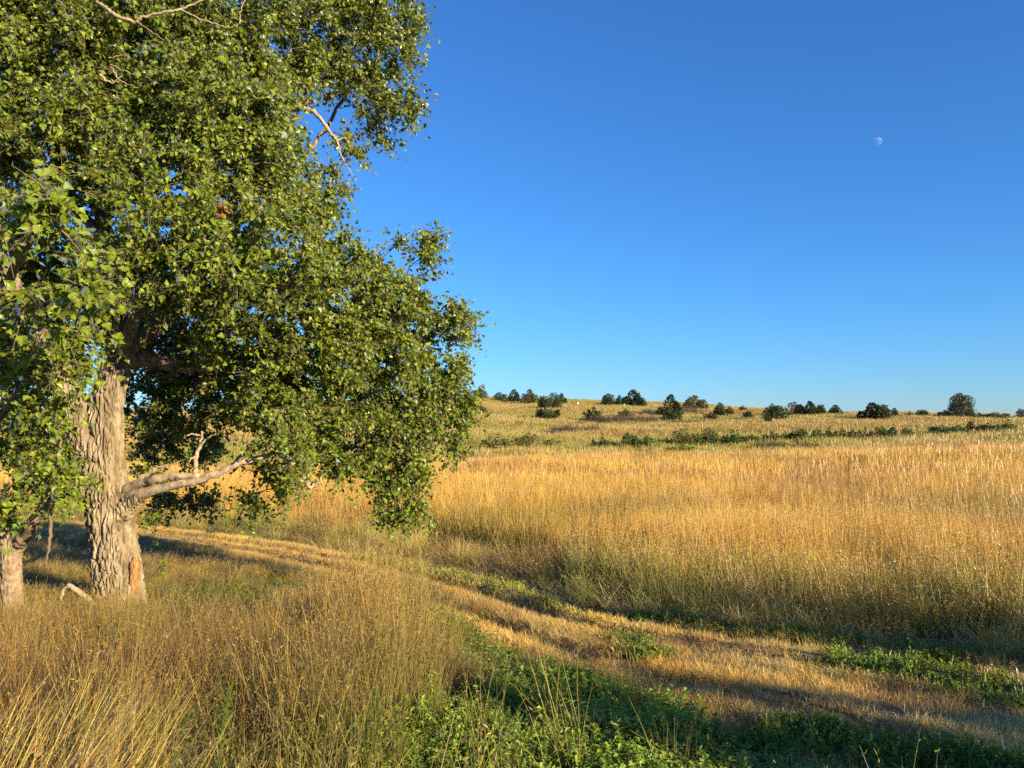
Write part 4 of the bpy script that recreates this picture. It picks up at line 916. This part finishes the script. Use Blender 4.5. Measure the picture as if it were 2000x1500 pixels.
hill = [
 # px, py(base), width, height, style, colour, label
 (937, 780, 26, 19, 'dome', MD, 'green cedar on the crest half hidden by the cottonwood crown'),
 (940, 808, 20, 13, 'low', MD, 'low dark juniper just past the cottonwood crown, below the crest'),
 (977, 785, 27, 15, 'round', DK, 'squat round cedar, first of the crest row past the cottonwood'),
 (1004, 787, 26, 22, 'cone', DK, 'pointed cedar between a squat cedar and a brownish one on the crest'),
 (1034, 790, 33, 26, 'dome', BR, 'brownish domed cedar on the crest near its highest point'),
 (1061, 797, 23, 20, 'dome', OL, 'olive shrub pressed against the front of a broad dark cedar'),
 (1082, 798, 31, 27, 'round', DK, 'broad dark cedar heading the group below the hilltop'),
 (1097, 790, 18, 18, 'cone', DK, 'narrow cedar peeking out behind the broad dark cedar'),
 (1066, 819, 48, 23, 'spread', MD, 'sparse spreading juniper with flat tiered boughs on the open slope'),
 (1160, 825, 36, 26, 'spread', MD, 'ragged leaning juniper at the end of the purple brush patch'),
 (1222, 817, 27, 15, 'low', OL, 'low olive bush rising behind the purple brush patch'),
 (1189, 793, 26, 20, 'dome', DK, 'domed cedar standing next to the twin peaked one on the skyline'),
 (1210, 793, 16, 17, 'cone', DK, 'small slim cedar squeezed between two larger ones on the skyline'),
 (1237, 794, 43, 29, 'cone', DK, 'wide dark cedar with a jagged peak on the open skyline'),
 (1310, 812, 42, 37, 'cone', DK, 'largest dark pointed cedar on the slope, rising through the skyline'),
 (1312, 821, 33, 19, 'low', MD, 'low juniper at the foot of the largest pointed cedar'),
 (1357, 800, 46, 24, 'dome', OL, 'wide olive domed cedar alone on the skyline'),
 (1388, 820, 24, 12, 'low', BR, 'small brown bush in front of the twin cedars'),
 (1407, 814, 26, 23, 'cone', DK, 'dark conical cedar with a small companion behind'),
 (1425, 811, 16, 13, 'dome', DK, 'little cedar tucked behind the dark conical one'),
 (1451, 804, 14, 8, 'low', BR, 'tiny brown bush on the reddish skyline'),
 (1461, 818, 20, 12, 'dome', DK, 'small dark cedar under the tiny skyline bush'),
 (1517, 822, 44, 30, 'round', DK, 'big round dark cedar, fullest of the slope'),
 (1499, 827, 14, 13, 'dome', DK, 'baby cedar at the foot of the big round one'),
 (1553, 813, 38, 24, 'dome', BR, 'russet bushy cedar behind the big round one'),
 (1582, 813, 30, 26, 'cone', DK, 'dark pointed cedar in the middle of the crest trio'),
 (1604, 811, 19, 17, 'dome', MD, 'lighter cedar ending the crest trio'),
 (1632, 812, 27, 17, 'cone', DK, 'isolated flat cedar on the skyline past the trio'),
 (1704, 820, 46, 30, 'cone', DK, 'broad pyramid cedar with a long shadow beside it'),
 (1724, 820, 34, 26, 'dome', MD, 'rounded cedar leaning into the broad pyramid one'),
 (1747, 816, 18, 15, 'cone', DK, 'small cone shaped cedar following the broad pyramid'),
 (1776, 816, 14, 8, 'dome', BR, 'very small brownish bush alone on the skyline'),
 (1800, 816, 24, 12, 'dome', DK, 'low dark cedar near the tall rounded tree'),
 (1824, 817, 8, 5, 'low', BR, 'speck of a bush between low cedar and tall tree'),
 (1846, 818, 28, 13, 'low', DK, 'dark shrub against the foot of the tall rounded tree'),
 (1912, 819, 22, 9, 'low', MD, 'low shrub on the far side of the tall rounded tree'),
 (1944, 820, 46, 11, 'low', OL, 'long flat brush strip on the skyline beyond the tall tree'),
 (1997, 819, 20, 18, 'round', GG, 'pale round tree cut by the picture edge on the skyline'),
 (974, 882, 52, 30, 'spread', OL, 'spiky sprawling shrub, first of the field edge row past the cottonwood'),
 (1032, 879, 39, 26, 'dome', OL, 'bushy olive shrub next to the spiky sprawling one'),
 (1079, 878, 32, 14, 'low', OL, 'faint low bush ahead of the long gap in the row'),
 (1177, 878, 35, 18, 'spread', MD, 'loose sprawling shrub beginning the denser hedge row'),
 (1226, 876, 35, 24, 'dome', MD, 'full green shrub second in the denser row'),
 (1264, 875, 40, 17, 'spread', MD, 'long ragged shrub trailing from the full green one'),
 (1301, 872, 22, 9, 'low', OL, 'small thin bush in the gap of the hedge row'),
 (1333, 871, 42, 24, 'dome', OL, 'tall yellow-green shrub joined to a dark round one'),
 (1364, 871, 24, 19, 'spread', MD, 'thin green shrub in the middle of a joined trio'),
 (1384, 870, 28, 25, 'round', DK, 'dark round juniper ending the joined trio'),
 (1333, 889, 48, 13, 'low', LM, 'flat olive bush sunk in the grass in front of the trio'),
 (1163, 915, 36, 15, 'low', LM, 'lone low green bush out in the golden field'),
 (1432, 868, 42, 21, 'spread', MD, 'spreading dark juniper after the joined trio'),
 (1469, 867, 22, 11, 'low', DK, 'small dark bush close to the spreading juniper'),
 (1510, 867, 30, 18, 'spread', BR, 'half bare brown shrub opening the longest hedge'),
 (1535, 864, 23, 16, 'spread', OL, 'olive shrub joined to the half bare brown one'),
 (1566, 864, 36, 20, 'dome', MD, 'widest green shrub of the longest hedge'),
 (1594, 863, 28, 18, 'dome', MD, 'dense green shrub in the centre of the longest hedge'),
 (1620, 862, 28, 22, 'spread', MD, 'tallest ragged shrub of the longest hedge'),
 (1645, 861, 24, 18, 'spread', OL, 'lighter shrub after the tallest one of the hedge'),
 (1665, 861, 22, 16, 'spread', OL, 'last thin shrub of the longest hedge'),
 (1691, 860, 28, 18, 'spread', BR, 'dead looking brown shrub between two hedges'),
 (1723, 858, 28, 18, 'dome', MD, 'green shrub beside the dead looking brown one'),
 (1744, 858, 24, 16, 'cone', DK, 'dark peaked shrub at the end of the short hedge'),
 (1770, 856, 16, 13, 'dome', MD, 'single small shrub after the short hedge'),
 (1842, 852, 36, 14, 'low', DK, 'low dark hedge shrub starting the last row'),
 (1872, 851, 28, 13, 'low', MD, 'middle shrub of the last low row'),
 (1896, 849, 24, 17, 'cone', DK, 'peaked shrub ending the last low row'),
 (1931, 849, 30, 15, 'low', DK, 'rounded dark shrub near the edge of the last row'),
 (1950, 848, 20, 12, 'low', MD, 'small shrub linking two larger ones near the picture edge'),
 (1971, 847, 32, 21, 'spread', MD, 'tall ragged shrub closest to the picture edge'),
 (410, 905, 70, 34, 'dome', LM, 'bright green bush seen under the low bough of the cottonwood'),
]
kinds = {'cone': 'cedar_tree', 'dome': 'cedar_tree', 'round': 'cedar_tree', 'spread': 'juniper_shrub', 'low': 'shrub'}
for i, (px, py, w_, h_, st_, col, lab) in enumerate(hill):
    b = at(px, py); row = py > 845; D = b[1]
    W_, H_ = w_ * (1.3 if row else 1.1) * D / F_PX, (h_ * 1.05 + (9 if row else 5)) * D / F_PX
    nm = 'shrub' if row else kinds[st_]
    o = empty(nm, (b[0], b[1], float(ground(b[0], b[1])) - .05), random.uniform(0, 6.28))
    tag(o, lab, 'shrub' if nm != 'cedar_tree' else 'tree', 'shrubs along the foot of the hill' if row else 'cedars and shrubs on the hill')
    c = link('crown', crowns[st_][i % 3], o); c.scale = (W_, W_, H_); v = random.uniform(.85, 1.2); v *= 2.2 if row else 1.35; c.color = (col[0] * v, col[1] * v, col[2] * v, 1); c['kind'] = 'stuff'
    s_ = link('trunk' if st_ in ('cone', 'round', 'dome') else 'stems', stem_me if st_ in ('cone', 'round', 'dome') else multi_me, o); s_.scale = (W_ * .8, W_ * .8, H_)
# tall rounded tree on the skyline
b = at(1878, 818); D = b[1]; o = empty('rounded_tree', (b[0], b[1], float(ground(b[0], b[1])) - .1)); tag(o, 'tallest grey-green rounded tree standing above all cedars on the skyline', 'tree')
sc_ = D / F_PX
for (dx, dz, w_, h_) in ((0, 12, 46, 24), (-10, 26, 30, 20), (8, 24, 34, 24), (-3, 36, 26, 17), (-16, 16, 20, 16), (17, 8, 20, 16), (14, 0, 26, 16), (-8, 0, 26, 16)):
    c = link('crown', crowns['tree'][random.randrange(3)], o); c.scale = (w_ * sc_, w_ * sc_, h_ * sc_); c.location = (dx * sc_, random.gauss(0, .3), dz * sc_); c.color = (*GG, 1); c['kind'] = 'stuff'
V, f = tube(np.array([[0, 0, -.2], [.05, 0, 1.2], [-.1, 0, 2.2], [-.15, 0, 2.9]]), [.22, .18, .12, .04], 8); link('trunk', mesh_np('trunk', V, f, M_cedartrunk, True), o)
# purple-brown brush on the slope
br = [proto('brush_tuft', blades(40, .5, .8, .03, .5, .5, 3, 0, s), M_tall) for s in (91, 92)]
cs = [at(*p) for p in ((1180, 826), (1205, 826), (1235, 825), (1262, 824), (1095, 846), (1120, 845), (1290, 809), (1345, 808), (1700, 921), (1680, 918))]
x = np.concatenate([rng.normal(c[0], 1.3, 26) for c in cs]); y = np.concatenate([rng.normal(c[1], 1.0, 26) for c in cs])
scatter('brush', *place(x, y, rng.uniform(.7, 1.2, len(x)), rng.uniform(.8, 1.5, len(x)), np.tile(np.array([[.085, .056, .04]]), (len(x), 1)) * rng.uniform(.7, 1.3, (len(x), 1)), 2), br, 'patches of bare purplish brown brush on the slope', 'brush')
# low olive forbs at the field margin
c0 = [at(px, 879) for px in range(1485, 1610, 9)] + [at(px, 893) for px in (920, 980, 1010, 1240, 1270, 1300)]
lf = [proto('forb', herb(14, .4, .55, .12, 14, s, .4, .5, .01), M_herb) for s in (95, 96)]
x = np.concatenate([rng.normal(c[0], .5, 7) for c in c0]); y = np.concatenate([rng.normal(c[1], .5, 7) for c in c0])
scatter('margin_forbs', *place(x, y, rng.uniform(.8, 1.2, len(x)), rng.uniform(.8, 1.3, len(x)), np.tile(OLIVE[None] * .9, (len(x), 1)), 2), lf, 'low dark olive forbs in a thin strip before the hedge', 'weeds')

# ------------------------------------------------------------------ white markers on the hill
for px, py, w_, h_, lab in ((1128, 789, .26, .36, 'small white box marker on the bare hilltop past the cedar group'), (1219, 793, .07, .45, 'thin white marker post before the wide jagged cedar')):
    b = at(px, py + 2); o = empty('marker_post', (b[0], b[1], float(ground(b[0], b[1])))); tag(o, lab, 'marker')
    for nm, z0, z1, ww in (('post', -.1, h_, w_), ('cap', h_, h_ + .06, w_ * 1.15)):
        V, f = tube(np.array([[0, 0, z0], [0, 0, z0 + .01], [0, 0, z1 - .02], [0, 0, z1]]), np.array([.7, .71, .71, .64]) * ww, 4)
        link(nm, mesh_np(nm, V, [f, np.array([[len(V) - 4, len(V) - 3, len(V) - 2, len(V) - 1]])], M_white), o)

# ------------------------------------------------------------------ trees beside the road behind the viewer: they throw the shade in the corner
sx, sy = math.sin(SUN_AZ), math.cos(SUN_AZ)
for (s0, t0, h_, w_, sp, lab) in ((5.4, 24.3, 8.45, 3.6, .6, 'roadside cedar behind the viewer that shades the track corner'), (9.3, 31.0, 10.9, 2.0, .35, 'slim roadside cedar beyond the shading one'), (7.0, 20.0, 6.35, 1.9, .35, 'shortest roadside cedar behind the viewer, nearest the track')):
    x0, y0 = -s0 * sy + t0 * sx, s0 * sx + t0 * sy
    o = empty('cedar_tree', (x0, y0, float(ground(x0, y0)) - .1)); tag(o, lab, 'tree', 'roadside cedars behind the viewer')
    for j, off in enumerate((-1, 0, 1)):
        c = link('crown', crowns['round'][j], o, (-sy * sp * off, sx * sp * off, 0)); c.scale = (w_, w_, h_ * (1 - .03 * abs(off))); c.color = (*DK, 1); c.rotation_euler = (0, 0, j * 1.1); c['kind'] = 'stuff'
    s_ = link('trunk', stem_me, o); s_.scale = (w_, w_, h_)

# ------------------------------------------------------------------ half moon
m, n_, l_ = new_mat('moon_dust')
out = n_.new('ShaderNodeOutputMaterial'); tr_ = n_.new('ShaderNodeBsdfTransparent'); df_ = n_.new('ShaderNodeBsdfDiffuse'); ad = n_.new('ShaderNodeAddShader')
tcn = n_.new('ShaderNodeTexCoord'); nz = n_.new('ShaderNodeTexNoise'); nz.inputs['Scale'].default_value = .07; nz.inputs['Detail'].default_value = 4; cr = n_.new('ShaderNodeValToRGB')
cr.color_ramp.elements[0].color = (.02, .022, .025, 1); cr.color_ramp.elements[0].position = .35; cr.color_ramp.elements[1].color = (.10, .098, .10, 1); cr.color_ramp.elements[1].position = .6
l_.new(tcn.outputs['Object'], nz.inputs['Vector']); l_.new(nz.outputs['Fac'], cr.inputs[0]); l_.new(cr.outputs[0], df_.inputs['Color'])
l_.new(tr_.outputs[0], ad.inputs[0]); l_.new(df_.outputs[0], ad.inputs[1])
gn = n_.new('ShaderNodeNewGeometry'); mxs = n_.new('ShaderNodeMixShader'); tr2 = n_.new('ShaderNodeBsdfTransparent')
l_.new(gn.outputs['Backfacing'], mxs.inputs[0]); l_.new(ad.outputs[0], mxs.inputs[1]); l_.new(tr2.outputs[0], mxs.inputs[2]); l_.new(mxs.outputs[0], out.inputs['Surface'])
a_ = np.linspace(-math.pi / 2, math.pi / 2, 25)
Rm = 9.0 * 4000 / F_PX
V, f = tube(np.stack([np.zeros(25), np.zeros(25), np.sin(a_) * Rm], -1), np.maximum(np.cos(a_) * Rm, .01), 40)
mo = link('moon', mesh_np('moon', V, f, m, True), None, tuple(P(1713, 277, 4000)))
tag(mo, 'pale half moon in the clear blue sky', 'moon')
